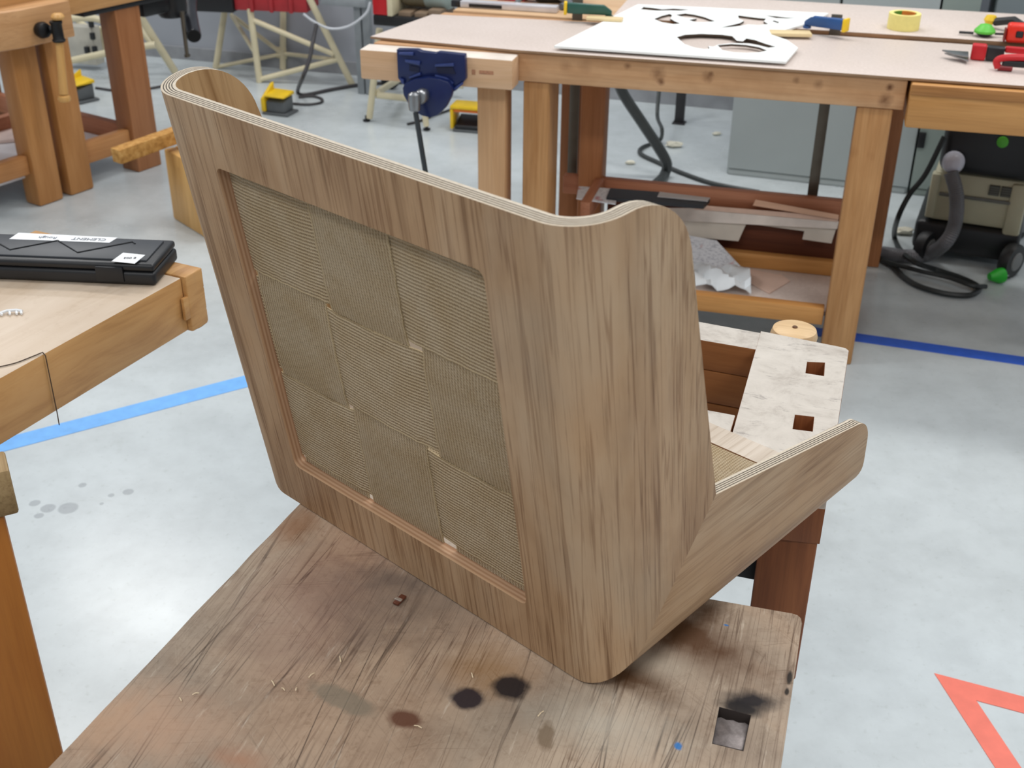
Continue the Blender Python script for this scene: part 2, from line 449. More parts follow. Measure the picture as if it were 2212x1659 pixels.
# tail vise: dog strip, cross pieces, skirt, inner walls, handle hub
e_l, e_r = Vector((.378, 1.604)), Vector((.495, 1.551))
dstrip = Vector((-.075, -.246)).normalized()
nlft = e_l + dstrip * .46; nrgt = e_r + Vector((-.063, -.203)).normalized() * .43
strip = [nlft, nrgt, e_r + Vector((-.001, -.008)), e_r + Vector((-.003, -.001)), e_r + Vector((-.009, .003)), e_l]
h1 = [px(*p, NZ).xy for p in [(1742, 780), (1784, 782), (1782, 813), (1738, 806)]]
h2 = [px(*p, NZ).xy for p in [(1715.6, 894), (1761, 899), (1757.6, 933), (1710, 927)]]
to2 = lambda ps: [NF.L((p.x, p.y, 0)).xy for p in ps]
two_tone(plate('dog_strip', to2(strip), [to2(h1), to2(h2)], NZ - .05, NZ - .0015, pale_m, wb, .0015), near_side)
for hh in (h1, h2):
    bm = B(); prism(bm, [(p.x, p.y) for p in to2(hh)], NZ - .052, NZ - .03, .001)
    obj('dog_hole_plug', bm, beech_red('x'), wb)
bm = B(); prism(bm, [(p.x, p.y) for p in to2([e_l + Vector((-.24, .098)), px(1522, 736, NZ).xy + Vector((-.15, .06)), px(1643, 755, NZ).xy, e_l + Vector((.002, -.004))])], NZ - .05, NZ - .001, .002)
two_tone(obj('vise_crosspiece', bm, pale_m, wb), vise_inner)
a, b = px(1533, 882, NZ).xy, px(1596, 893.5, NZ).xy; dv = (b - a).normalized()
pts = [a - dv * .12, b - Vector((.004, 0)), nlft + Vector((-.004, .004)), nlft - dv * .18]
bm = B(); prism(bm, [(p.x, p.y) for p in to2(pts)], NZ - .05, NZ - .002, .002)
two_tone(obj('vise_crosspiece', bm, pale_m, wb), vise_inner)
# inner wall below the far cross piece (two boards)
a, b = px(1522, 737, NZ).xy - Vector((.15, -.06)), px(1643, 755, NZ).xy
dn = Vector((.30, .954)) * .02
for z0, z1 in ((NZ - .105, NZ - .051), (NZ - .21, NZ - .107)):
    bm = B(); prism(bm, [(p.x, p.y) for p in to2([a, b, b + dn, a + dn])], z0, z1, .0015)
    obj('inner_board', bm, wood('inner_beech', (158, 104, 60), (128, 78, 42), 'x', .5, .3, seed=14), wb)
# side skirt below the strip (its near end grain faces the camera)
sk = [px(1625, 1250, NZ - .08).xy, nrgt + Vector((-.001, 0)), e_r + Vector((-.004, -.006)), e_l + Vector((.04, -.0))]
sk[0] = nrgt + Vector((-.066, .020))
bm = B(); prism(bm, [(p.x, p.y) for p in to2(sk)], NZ - .27, NZ - .051, .003)
obj('vise_jaw', bm, near_side, wb)
bm = B(); tube(bm, [NF.L((.17, 1.08, NZ - .15)), NF.L((.30, 1.5, NZ - .15))], .017, 14)
obj('vise_screw', bm, plain('dark_steel', (40, 40, 42), .4, .8), wb)
gb = NF.L(px(1612, 1226, NZ - .13))
bm = B(); box(bm, gb.x - .06, gb.x + .018, gb.y, gb.y + .05, gb.z - .018, gb.z + .03, .003)
obj('dark_block', bm, plain('black_iron', (18, 18, 20), .45, .3), wb)  # plain black block in the gap beside the jaw
kp = px(1716, 716, NZ - .01)
ke = NF.L(kp); kx = Vector((ke.x, ke.y, NZ - .135))
bm = B(); tube(bm, [kx + Vector((0, 0, .016)), Vector((kx.x, kx.y, NZ - .42))], .013, 12); obj('vise_handle', bm, plain('turned_rod', (196, 150, 96), .4), wb)
kend = NF.L((e_r.x - .03, e_r.y, 0)).y
bm = B(); tube(bm, [(kx.x, kend + .004, kx.z), (kx.x, kx.y + .035, kx.z)], .026, 16); obj('screw_hub', bm, plain('black_iron', (18, 18, 20), .45, .3), wb)
bm = B(); lathe(bm, [(.012, -.12), (.016, -.09), (.024, -.05), (.033, -.022), (.036, -.006), (.033, .004), (.026, .007)], 28, M=Matrix.Translation(NF.L(kp)))
kn = obj('handle_knob', bm, wood('turned_beech', (226, 194, 150), (202, 164, 116), 'x', .4, .3), wb)
bm = B(); lathe(bm, [(.004, .007), (.004, .0085)], 12, M=Matrix.Translation(NF.L(kp)))
obj('knob_screw', bm, plain('brown_screw', (110, 76, 52), .4, .5), kn)
for (x, y) in [(-.10, .62), (.14, .52), (.08, 1.28), (.16, 1.52)]:
    p = NF.L((x, y, 0)); bm = B(); box(bm, p.x - .04, p.x + .04, p.y - .045, p.y + .045, 0, NZ - .091, .004)
    obj('leg', bm, near_side, wb)
# metal dog in the hole
dz = NZ - .007
ctr = nl(1577, 1585, dz)
dg = thing('bench_dog', 'grey steel bench dog with a toothed edge sunk in its square hole', 'bench dog', NF.Wd(ctr.x, ctr.y, dz), nyaw)
bx = .0165; by = .0165
teeth = []
for i in range(7):
    x = -bx + 2 * bx * i / 6
    teeth.append((x, by + (.002 if i % 2 else -.001)))
poly = [(-bx, -by)] + [(bx, -by)] + teeth[::-1]
bm = B(); prism(bm, poly, -.10, 0, .0006)
def steel_worn():
    t = NT('worn_steel'); n = t.noise(t.coords(), 60, 5, .7)
    return t.out(t.ramp(n, [(.3, col(92, 84, 82)), (.7, col(150, 142, 140))]), .45, .5, .6)
obj('dog_head', bm, steel_worn(), dg)
bm = B(); box(bm, -bx - .002, -bx, -by * .5, by * .5, -.09, -.01, .0004); obj('dog_spring', bm, plain('dark_steel', (40, 40, 42)), dg)
# a few wood shavings and a fastener on the bench top
cr = px(866, 1296, NZ)
o = thing('fastener', 'tiny reddish brown metal bit lying on the bench left of the chair', 'debris', (cr.x, cr.y, NZ), R_(60))
bm = B(); box(bm, -.010, .006, -.0035, .0035, 0, .003, .001); obj('clip_body', bm, plain('rusty_brown', (112, 66, 50), .4, .4), o)
bm = B(); box(bm, -.006, -.002, -.004, .004, .003, .0045, .0004); obj('clip_edge', bm, plain('bright_metal', (220, 215, 210), .25, .8), o)
CH = [(673, 1460), (390, 1512), (1020, 1370 + 90), (903, 1571), (1168, 1543), (423, 1500), (612, 1490), (640, 1490), (590, 1477), (735, 1425)]
CHL = ['tiny wood chip on the bench halfway between rusty clip and left edge', 'tiny wood chip near the left edge of the foreground bench', 'tiny wood chip just below the chair, above the two black burns',
       'tiny wood chip right of the reddish rectangular burn', 'tiny wood chip right of the two black burns', 'tiny wood chip near the left edge, second from that edge', 'tiny wood chip left of the grey stain, the left of a pair', 'tiny wood chip left of the grey stain, the right of a pair',
       'tiny wood chip left of the grey stain, above a pair of chips', 'tiny wood chip above the grey stain below the rusty clip']
shav = plain('pale_shaving', (232, 210, 176), .7)
for i, (x, y) in enumerate(CH):
    p = px(x, y, NZ); bm = B(); r = random.uniform(0, PI)
    L = random.uniform(.002, .0045)
    d = Vector((math.cos(r), math.sin(r), 0))
    tube(bm, [(-d * L), Vector((0, 0, .0012)), d * L], .0006, 5)
    for v in bm.verts: v.co.z += .0007
    o = obj('wood_chip', bm, shav, None); o.location = (p.x, p.y, NZ)
    tag(o, CHL[i], 'wood chip', 'tiny wood chips on the foreground bench')

# ------------------------------------------------------------------ the chair shell
CH_O = (-.1034, 1.0075); CH_YAW = -.7466; BETA = .1423; ALPHA = .0128
cw, crad, sb, ss, phi0 = .5527, .0496, .1166, .1644, -.0135
w2, r2, phi2, LB, LS, ss2 = .5648, .0475, .0427, .4965, .457, .1137
U0, U1, D0, D1 = -.1850, .1715, .0639, .4347
T = .0145
def veneer(name, ax, seed, amt=1.0):
    t = NT(name); t.pre = (-(BETA + ALPHA) if ax == 'z' else -ALPHA, 0, 0)
    v = t.coords(axscale(ax, 1.0, 16), loc=(seed, seed, 0)); n1 = t.noise(v, 1.5, 6, .62, .35)
    c = t.ramp(n1, [(.25, col(134, 101, 72)), (.45, col(176, 143, 110)), (.6, col(190, 159, 127)), (.8, col(200, 175, 146))])
    v4 = t.coords(axscale(ax, 2.6, 5), loc=(seed * 2, 1, 4)); n4 = t.noise(v4, 1.3, 4, .6)
    c = t.mix(.55, c, t.ramp(n4, [(.28, col(128, 95, 67)), (.5, col(180, 148, 114)), (.75, col(192, 172, 146))]))
    v2 = t.coords(axscale(ax, 7, 330), loc=(seed, 2, 0)); n2 = t.noise(v2, 1, 4, .7)
    c = t.mix(.7 * amt, c, t.ramp(n2, [(.3, (.4, .32, .26, 1)), (.47, WH)]), 'MULTIPLY')
    v3 = t.coords(axscale(ax, 2.0, 42), loc=(seed, 5, 3)); n3 = t.noise(v3, 1, 3, .6, .4)
    c = t.mix(.75 * amt, c, t.ramp(n3, [(.29, (.42, .34, .28, 1)), (.42, WH)]), 'MULTIPLY')
    v5 = t.coords(axscale(ax, 1.6, 62), loc=(seed * 3, 1, 2)); n5 = t.noise(v5, 1, 3, .55, .15)
    c = t.mix(.6 * amt, c, t.ramp(n5, [(.475, WH), (.498, (.5, .4, .33, 1)), (.503, (.5, .4, .33, 1)), (.522, WH)]), 'MULTIPLY')
    n6 = t.noise(t.coords(axscale(ax, 3, 6), loc=(seed, 8, 8)), 1.6, 4, .65, .5)
    c = t.mix(.6 * amt, c, t.ramp(n6, [(.3, (.76, .7, .64, 1)), (.5, WH), (.72, (1.06, 1.05, 1.05, 1))]), 'MULTIPLY')
    n7 = t.noise(t.coords(loc=(seed, 3, 8)), 4.5, 3, .6, .3)
    c = t.mix(t.ramp(n7, [(.55, BK), (.8, (.35, .35, .35, 1))]), c, col(160, 148, 132))
    t.bump(n2, .3, .0007)
    return t.out(c, .55, .28)
ven_b = veneer('grey_walnut_back', 'z', 2.0)
ven_s = veneer('grey_walnut_seat', 'y', 6.0, .55)
def inner_mat(name, ax, seed, pale=False):
    t = NT(name); t.pre = (-(BETA + ALPHA) if ax == 'z' else -ALPHA, 0, 0); v = t.coords(axscale(ax, 1.0, 9), loc=(seed, 0, 0)); n = t.noise(v, 1.6, 6, .62, 1.2)
    c = t.ramp(n, [(.3, col(186, 170, 152)), (.7, col(212, 200, 186))]) if pale else t.ramp(n, [(.3, col(134, 98, 58)), (.5, col(176, 142, 100)), (.7, col(190, 160, 120))])
    v2 = t.coords(axscale(ax, 4, 150)); n2 = t.noise(v2, 1, 3, .6)
    c = t.mix(.5, c, t.ramp(n2, [(.3, (.5, .4, .3, 1)), (.5, WH)]), 'MULTIPLY')
    return t.out(c, .5, .3)
inn_b = inner_mat('inner_oak_back', 'z', 1.0); inn_s = inner_mat('inner_oak_seat_lit', 'y', 4.0, True)  # seat copy is paler: light from above is put into its colour
def ply_mat():
    t = NT('plywood_edge'); tc = t.node('ShaderNodeTexCoord'); sp = t.node('ShaderNodeSeparateXYZ')
    t.link(tc.outputs['UV'], sp.inputs[0])
    n = t.noise(t.coords(), 90, 3)
    f = t.math('ADD', sp.outputs[1], t.math('MULTIPLY', t.math('SUBTRACT', n, .5), .02))
    st = []
    for i in range(4):
        p = .19 + i * .185
        st += [(p - .05, col(206, 192, 172)), (p - .024, col(52, 42, 36)), (p + .024, col(52, 42, 36)), (p + .05, col(212, 200, 182))]
    c = t.ramp(f, st)
    c = t.mix(.35, c, t.ramp(t.noise(t.coords(), 260, 3), [(.35, (.7, .66, .6, 1)), (.6, WH)]), 'MULTIPLY')
    return t.out(c, .7, .2)
ply = ply_mat()
def profile(w, r, s, phi, off=0.0):
    """U profile from left rim to right rim, offset inward; same sample count every call"""
    half = []
    na, ns = 12, 14
    for i in range(na + 1):
        a = (PI / 2 - phi) * i / na
        half.append((w / 2 - r + (r - off) * math.sin(a), r - (r - off) * math.cos(a)))
    u, v = half[-1]; L = (s - v) / math.cos(phi)
    for i in range(1, ns + 1):
        f = 1 - (1 - i / ns) ** 1.8
        half.append((u + math.sin(phi) * L * f, v + math.cos(phi) * L * f))
    flat = []
    us = [U0, U0 + .012, U1 - .012, U1] + [-.24, .24] if False else []
    lo, hi = -(w / 2 - r), (w / 2 - r)
    flat = [lo + (U0 - lo) * .5, U0, U0 + .008] + list(np.linspace(U0 + .008, U1 - .008, 6)[1:-1]) + [U1 - .008, U1, U1 + (hi - U1) * .5]
    fl = [(u_, off) for u_ in flat]
    left = [(-a, b) for a, b in half[::-1]]
    return np.array(left + fl + half)
NH = 27                                       # samples in each half
JU0 = NH + 1; JU1 = NH + 1 + 2 + 4 + 1        # flat indices of U0 and U1
mit = lambda v: v / math.tan((PI / 2 + BETA) / 2)
def chair_pt_back(u, v, d): return Vector((u, -math.sin(BETA) * d + math.cos(BETA) * v, math.cos(BETA) * d + math.sin(BETA) * v))
def chair_pt_seat(u, v, d): return Vector((u, d, v))
def shell(which):
    P0o, P0i = profile(cw, crad, ss, phi0), profile(cw, crad, ss, phi0, T)
    if which == 'back': P1o, P1i = profile(w2, r2, sb, phi2), profile(w2, r2, sb, phi2, T)
    else: P1o, P1i = profile(cw, crad, ss2, phi0), profile(cw, crad, ss2, phi0, T)
    n = len(P0o)
    fn = chair_pt_back if which == 'back' else chair_pt_seat
    Lmax = LB if which == 'back' else LS
    R = .072 if which == 'back' else .034
    if which == 'back': dA, dB = D0, D1
    else: dA, dB = .07, LS - .038
    rc = .008
    # rows: fixed distances in the flat part
    rows = [None, .03 if which == 'seat' else .03, dA, dA + rc] + list(np.linspace(dA + rc, dB - rc, 7)[1:-1]) + [dB - rc, dB, None]
    nr = len(rows)
    def grid(P0, P1, off):
        G = []
        smax = P1[:, 1].max()
        for j in range(n):
            colp = []
            u0, v0 = P0[j]; u1, v1 = P1[j]
            dm = mit(v0)
            x = v1 - (smax - R)
            dt = Lmax
            if x > 0: dt = Lmax - (R - math.sqrt(max(R * R - x * x, 0)))
            for i, r in enumerate(rows):
                if i == 0: d = dm
                elif i == nr - 1: d = dt
                else:
                    d = r
                    # spread rows on the wings between their own ends
                    f = (r - mit(off)) / (Lmax - mit(off)); wv = min(1, max(0, (v0 - off) / .02))
                    d = r * (1 - wv) + (dm + (dt - dm) * f) * wv
                f = 0 if which == 'x' else (d - dm) / (dt - dm)
                colp.append(fn(u0 + (u1 - u0) * f, v0 + (v1 - v0) * f, d))
            G.append(colp)
        return G
    Go, Gi = grid(P0o, P1o, 0.0), grid(P0i, P1i, T)
    bm = B(); uv = bm.loops.layers.uv.new('uv')
    Vo = [[bm.verts.new(p) for p in c] for c in Go]; Vi = [[bm.verts.new(p) for p in c] for c in Gi]
    ia, ib = 2, nr - 2                    # row indices of the opening
    def face(vs, m, uvs=None):
        try: f = bm.faces.new(vs)
        except ValueError: return
        f.material_index = m
        if uvs:
            for l, q in zip(f.loops, uvs): l[uv].uv = q
    for j in range(n - 1):
        for i in range(nr - 1):
            if JU0 <= j < JU1 and ia <= i < ib: continue
            face((Vo[j][i], Vo[j + 1][i], Vo[j + 1][i + 1], Vo[j][i + 1]), 0)
            face((Vi[j][i], Vi[j][i + 1], Vi[j + 1][i + 1], Vi[j + 1][i]), 1)
    # rims: u runs along, v across the plies
    rim = [(j, nr - 1) for j in range(n)]
    for j in range(n - 1):
        face((Vo[j][-1], Vo[j + 1][-1], Vi[j + 1][-1], Vi[j][-1]), 2, [(0, 0), (1, 0), (1, 1), (0, 1)])
        face((Vo[j][0], Vi[j][0], Vi[j + 1][0], Vo[j + 1][0]), 2, [(0, 0), (0, 1), (1, 1), (1, 0)])
    for i in range(nr - 1):
        for j in (0, n - 1):
            face((Vo[j][i], Vo[j][i + 1], Vi[j][i + 1], Vi[j][i]), 2, [(0, 0), (1, 0), (1, 1), (0, 1)])
    # opening with rounded corners
    def arcpts(cu, cd, a0, off):
        return [(cu + rc * math.cos(a0 + PI / 2 * k / 4), cd + rc * math.sin(a0 + PI / 2 * k / 4)) for k in range(5)]
    loops = []
    us0, us1 = U0, U1
    corners = [(us0 + rc, dA + rc, PI, (JU0, ia)), (us1 - rc, dA + rc, 1.5 * PI, (JU1, ia)), (us1 - rc, dB - rc, 0, (JU1, ib)), (us0 + rc, dB - rc, .5 * PI, (JU0, ib))]
    def ringpath():
        ring = []
        for ci, (cu, cd, a0, (cj, crow)) in enumerate(corners):
            ring.append(('arc', arcpts(cu, cd, a0, 0), (cj, crow)))
        return ring
    for V, off, m in ((Vo, 0.0, 0), (Vi, T, 1)):
        full = []
        for ci, (kind, pts, (cj, crow)) in enumerate(ringpath()):
            vs = []
            ends = {0: ((JU0, ia + 1), (JU0 + 1, ia)), 1: ((JU1 - 1, ia), (JU1, ia + 1)), 2: ((JU1, ib - 1), (JU1 - 1, ib)), 3: ((JU0 + 1, ib), (JU0, ib - 1))}[ci]
            for k, (a_, d_) in enumerate(pts):
                if k == 0: vs.append(V[ends[0][0]][ends[0][1]])
                elif k == 4: vs.append(V[ends[1][0]][ends[1][1]])
                else: vs.append(bm.verts.new(fn(a_, off, d_)))
            for k in range(4): face((V[cj][crow], vs[k], vs[k + 1]), m)
            full.append(vs)
        ring = []
        ring += full[0]; ring += [V[j][ia] for j in range(JU0 + 2, JU1 - 1)]
        ring += full[1]; ring += [V[JU1][i] for i in range(ia + 2, ib - 1)]
        ring += full[2]; ring += [V[j][ib] for j in range(JU1 - 2, JU0 + 1, -1)]
        ring += full[3]; ring += [V[JU0][i] for i in range(ib - 2, ia + 1, -1)]
        loops.append(ring)
    A, Bq = loops; m_ = len(A)
    for k in range(m_):
        k2 = (k + 1) % m_
        face((A[k], A[k2], Bq[k2], Bq[k]), 3, [(0, 0), (1, 0), (1, 1), (0, 1)])
    return bm
def wall_ply():
    t = NT('brown_ply_wall'); tc = t.node('ShaderNodeTexCoord'); sp = t.node('ShaderNodeSeparateXYZ')
    t.link(tc.outputs['UV'], sp.inputs[0])
    n = t.noise(t.coords((30, 30, 5)), 1, 3)
    f = t.math('ADD', sp.outputs[1], t.math('MULTIPLY', t.math('SUBTRACT', n, .5), .1))
    c = t.ramp(f, [(.1, col(186, 152, 120)), (.24, col(156, 118, 88)), (.4, col(190, 156, 126)), (.55, col(158, 120, 90)), (.7, col(186, 152, 122)), (.85, col(156, 116, 86))])
    return t.out(c, .6, .2)
chair = thing('lounge_chair', 'unfinished curved plywood lounge chair shell with woven webbing panel, on the worn bench', 'chair', (CH_O[0], CH_O[1], NZ + .0005), CH_YAW)
tilt = Matrix.Rotation(ALPHA, 4, 'X')
wp = wall_ply()
for which, ve, inn in (('back', ven_b, inn_b), ('seat', ven_s, inn_s)):
    bm = shell(which); bmesh.ops.transform(bm, matrix=tilt, verts=bm.verts)
    o = obj(which + '_shell', bm, [ve, inn, ply, wp], chair, 40)
def webbing(name, width):
    t = NT(name); tc = t.node('ShaderNodeTexCoord'); sp = t.node('ShaderNodeSeparateXYZ'); t.link(tc.outputs['UV'], sp.inputs[0])
    vn = t.coords(); n = t.noise(vn, 420, 3, .7); nb = t.noise(vn, 26, 3)
    # u along the strap, v across (metres); ribs run along, herringbone flips in the middle
    vx = t.math('ADD', sp.outputs[1], t.math('MULTIPLY', t.math('SUBTRACT', n, .5), .0016))
    vx = t.math('ADD', vx, t.math('MULTIPLY', t.math('SINE', t.math('MULTIPLY', sp.outputs[0], 40)), .0008))
    w = t.math('SINE', t.math('MULTIPLY', vx, 2 * PI / .0038))
    al = t.math('SINE', t.math('MULTIPLY', t.math('ADD', sp.outputs[0], t.math('MULTIPLY', sp.outputs[1], .7)), 2 * PI / .0034))
    h = t.math('ADD', t.math('MULTIPLY', w, .5), t.math('ADD', t.math('MULTIPLY', al, .22), t.math('MULTIPLY', n, 1.2)))
    c = t.ramp(t.math('MULTIPLY', t.math('ADD', h, .6), .5), [(.1, col(114, 94, 66)), (.42, col(184, 160, 125)), (.8, col(218, 198, 165))])
    c = t.mix(.35, c, t.ramp(nb, [(.35, col(160, 136, 104)), (.65, col(190, 174, 152))]))
    ed = t.math('ABSOLUTE', t.math('SUBTRACT', sp.outputs[1], width / 2))
    ed = t.math('ADD', ed, t.math('MULTIPLY', t.math('SUBTRACT', n, .5), .002))
    c = t.mix(t.ramp(t.math('DIVIDE', ed, width / 2), [(.955, BK), (.985, (.75, .75, .75, 1))]), c, col(206, 184, 146))
    t.bump(h, .85, .0022)
    return t.out(c, .9, .1)
jutes = {}
def jute_for(w):
    k = round(w, 4)
    if k not in jutes: jutes[k] = webbing('jute_webbing', w)
    return jutes[k]
def strap(fn, p, q, wdir, width, over, n=44, v0=.0125, amp=.0014, th=.0013, thick_dir=1):
    """p, q: (u, d) ends, over: function s-> -1..1 outward wave"""
    bm = B(); uv = bm.loops.layers.uv.new('uv')
    p, q = Vector(p), Vector(q); L = (q - p).length; wv = Vector(wdir)
    rows = []
    ac = 6
    for i in range(n + 1):
        s = i / n; c = p.lerp(q, s); o = over(s)
        top = []; bot = []
        for k in range(ac + 1):
            jit = random.uniform(-.0007, .0007) if k in (0, ac) else 0
            x = c + wv * (width * (k / ac - .5) + jit)
            vv = v0 - amp * o - (.0005 * (1 - (2 * k / ac - 1) ** 2))
            top.append(bm.verts.new(fn(x.x, vv, x.y))); bot.append(bm.verts.new(fn(x.x, vv + th, x.y)))
        rows.append((top, bot, s * L))
    def face(vs, uvs):
        f = bm.faces.new(vs)
        for l, t_ in zip(f.loops, uvs): l[uv].uv = t_
    for i in range(n):
        t0, b0, s0 = rows[i]; t1, b1, s1 = rows[i + 1]
        for k in range(ac):
            c0, c1 = width * k / ac, width * (k + 1) / ac
            face((t0[k], t0[k + 1], t1[k + 1], t1[k]), [(s0, c0), (s0, c1), (s1, c1), (s1, c0)])
            face((b0[k], b1[k], b1[k + 1], b0[k + 1]), [(s0, c0), (s1, c0), (s1, c1), (s0, c1)])
        for k, cc in ((0, 0), (ac, width)):
            face((t0[k], t1[k], b1[k], b0[k]), [(s0, cc), (s1, cc), (s1, cc + .002), (s0, cc + .002)])
    for i in (0, n):
        t0, b0, s0 = rows[i]
        for k in range(ac): face((t0[k], b0[k], b0[k + 1], t0[k + 1]), [(s0, width * k / ac)] * 4)
    bmesh.ops.transform(bm, matrix=tilt, verts=bm.verts)
    return bm
def wave(sign, n=3):
    def f(s):
        x = s * n - .5; k = math.floor(x + .5); 
        return sign * max(-1, min(1, 2.2 * math.cos(PI * x)))
    return f
for fn, (ua, ub, da, db), nm in ((chair_pt_back, (U0, U1, D0, D1), 'back'), (chair_pt_seat, (U0, U1, .07, LS - .038), 'seat')):
    wu, wdd = (ub - ua), (db - da)
    # straps end just inside the opening's walls
    sg = 1
    for k in range(3):
        uc = ua + wu * (k + .5) / 3 + (.003 if k == 2 else 0 if k == 0 else -.002)
        wd_ = wu / 3 - (.016 if k == 2 else .010)
        bm = strap(fn, (uc, da + .0008), (uc, db - .0008), (1, 0), wd_, wave(1 if k == 1 else -1))
        obj('webbing_strap', bm, jute_for(wd_), chair, 50)
    for k in range(3):
        dc = da + wdd * (k + .5) / 3 + (.0052 if k == 0 else .002 if k == 1 else .0005)
        bm = strap(fn, (ua + .0008, dc), (ub - .0008, dc), (0, 1), wdd / 3 - .0085, wave(-1 if k == 1 else 1))
        obj('webbing_strap', bm, jute_for(wdd / 3 - .0085), chair, 50)

# ------------------------------------------------------------------ shared materials
black_pl = plain('black_plastic', (26, 27, 30), .42)
black_ir = plain('black_iron', (18, 18, 20), .45, .3)
steel = plain('steel', (150, 152, 154), .3, .9)
darksteel = plain('dark_bar_steel', (104, 98, 88), .4, .7)
cream = plain('cream_paint', (214, 204, 172), .45, var=.06)
yellow = plain('yellow_paint', (236, 196, 30), .4)
greyd = plain('dark_grey_plastic', (92, 96, 98), .5)
red_p = plain('red_paint', (196, 24, 34), .4)
white_paper = plain('white_paper', (236, 238, 240), .8, var=.05)
def mdf_mat():
    t = NT('mdf_board'); v = t.coords(); n = t.noise(v, 120, 3, .6); n2 = t.noise(v, 3, 3)
    c = t.ramp(n, [(.35, col(204, 188, 178)), (.65, col(220, 205, 196))])
    c = t.mix(.4, c, t.ramp(n2, [(.35, col(204, 190, 181)), (.65, col(220, 207, 200))]))
    return t.out(c, .5, .35)
mdf = mdf_mat()
mdf_edge = plain('mdf_edge', (150, 118, 88), .7)

# ------------------------------------------------------------------ left bench with the black case
la, lb = px(392, 599, NZ), px(0, 816, NZ)
ldir = (la - lb).normalized(); lyaw = math.atan2(ldir.y, ldir.x)
LF = Frame((la.x, la.y, 0), lyaw)                     # x runs along the front edge away from us, -y to the right
lbn = thing('workbench', 'pale beech workbench at left carrying the black case, finger jointed end', 'workbench', (la.x, la.y, 0), lyaw)
TH = .098
LD = LF.L(px(0, 538, NZ)).y
bm = B(); box(bm, -1.1, 0, 0, LD, NZ - TH, NZ - .0005, .004)
def left_top():
    t = NT('pale_waxed_beech'); v = t.coords(axscale('x', 1.2, 9)); n = t.noise(v, 2, 5, .6, .6)
    c = t.ramp(n, [(.3, col(196, 174, 150)), (.7, col(214, 196, 176))])
    v2 = t.coords(); n2 = t.noise(v2, 30, 5, .7)
    c = t.mix(.3, c, t.ramp(n2, [(.3, (.7, .62, .52, 1)), (.45, WH)]), 'MULTIPLY')
    return t.out(c, .4, .4)
def left_front():
    t = NT('golden_beech_face'); v = t.coords(axscale('x', 2.4, 16)); n = t.noise(v, 1.6, 5, .55, 1.6)
    c = t.ramp(n, [(.3, col(170, 122, 70)), (.5, col(196, 148, 92)), (.72, col(206, 160, 104))])
    v2 = t.coords(axscale('x', 5, 70)); n2 = t.noise(v2, 1, 3)
    c = t.mix(.3, c, t.ramp(n2, [(.35, (.72, .64, .54, 1)), (.5, WH)]), 'MULTIPLY')
    return t.out(c, .42, .4)
lt, lf = left_top(), left_front()
o = obj('bench_top', bm, [lt, lf], lbn)
for p in o.data.polygons:
    if abs(p.normal.z) < .7: p.material_index = 1
ec = LF.L(px(443, 581, NZ)); ew = ec.x
bm = B()
for i, (z0, z1, back) in enumerate(((NZ - TH, NZ - .074, -.004), (NZ - .074, NZ - .034, -.017), (NZ - .034, NZ + .001, -.004))):
    box(bm, .0005, ew, -.006, LD + .006, z0, z1, .002)
prism(bm, [(ew * .5, -.0075), (ew - .004, -.0075), (ew, -.004), (ew, LD + .01), (.001, LD + .01), (.001, -.0075)], NZ - TH - .002, NZ + .0012, .003)
tag(obj('end_cap', bm, [lf], lbn))
bm = B(); box(bm, -.011, .002, -.0072, -.001, NZ - .074, NZ - .034, .0012)
obj('finger_joint', bm, lf, lbn)
for (x, y) in ((-.72, .26), (-1.0, .06), (-1.0, .28)):
    bm = B(); box(bm, x - .045, x + .045, y - .045, y + .045, 0, NZ - TH - .001, .004); obj('leg', bm, beech('z'), lbn)
# black case
cfr, cfl = px(338, 619, NZ), px(0, 605, NZ)
cd_ = (cfr - cfl).normalized(); cyaw = math.atan2(cd_.y, cd_.x)
CF = Frame(cfr, cyaw)
case = thing('tool_case', 'flat black plastic tool case with a written white label on the left bench', 'case', (cfr.x, cfr.y, NZ), cyaw)
zt = .040
back = CF.L(px(380, 525, NZ + zt)); cdep = back.y + .022; cw_ = .46
bm = B(); box(bm, -cw_, 0, 0, cdep, .0005, .0235, .006, 3); obj('case_base', bm, black_pl, case)
bm = B(); box(bm, -cw_ + .001, -.001, .001, cdep - .001, .024, zt - .003, .005, 3); obj('case_lid', bm, black_pl, case)
fin = plain('black_case_panel', (52, 55, 60), .45)
bm = B(); box(bm, -cw_ + .014, -.016, .014, cdep - .012, zt - .006, zt, .002); lid = obj('lid_panel', bm, fin, case)
a_, b_ = CF.L(px(200, 612, NZ + .01)), CF.L(px(262, 612, NZ + .01))
bm = B(); box(bm, a_.x, b_.x, -.003, .004, .006, .032, .0015); obj('latch', bm, black_pl, case)
ZL = NZ + zt
zz = [CF.L(px(*p, ZL)) for p in [(-40, 505), (22, 540), (125, 520), (168, 546), (286, 523), (292, 527)]]
bm = B(); tube(bm, [Vector((p.x, p.y, zt + .0002)) for p in zz], .0016, 6); obj('raised_rib', bm, black_pl, case)
lp = [CF.L(px(*p, ZL)) for p in [(20, 517), (40, 503.5), (254, 514), (236, 525)]]
bm = B(); prism(bm, [(p.x, p.y) for p in lp], zt + .0002, zt + .0007, 0); lab = obj('paper_label', bm, white_paper, case, 0)
ink = plain('faded_ink', (120, 124, 132), .8)
tm = (lp[3] + lp[2]) / 2
M = Matrix.Translation(((lp[2].x + lp[3].x) / 2 - .012, (lp[2].y + lp[3].y) / 2 + .0035, zt + .0009)) @ Matrix.Rotation(PI, 4, 'Z')
flat_text('handwriting', 'CLEMENT', .0135, ink, lab, M)
M = Matrix.Translation(((lp[0].x * .55 + lp[3].x * .45), (lp[2].y + lp[3].y) / 2 + .0035, zt + .0009)) @ Matrix.Rotation(PI, 4, 'Z')
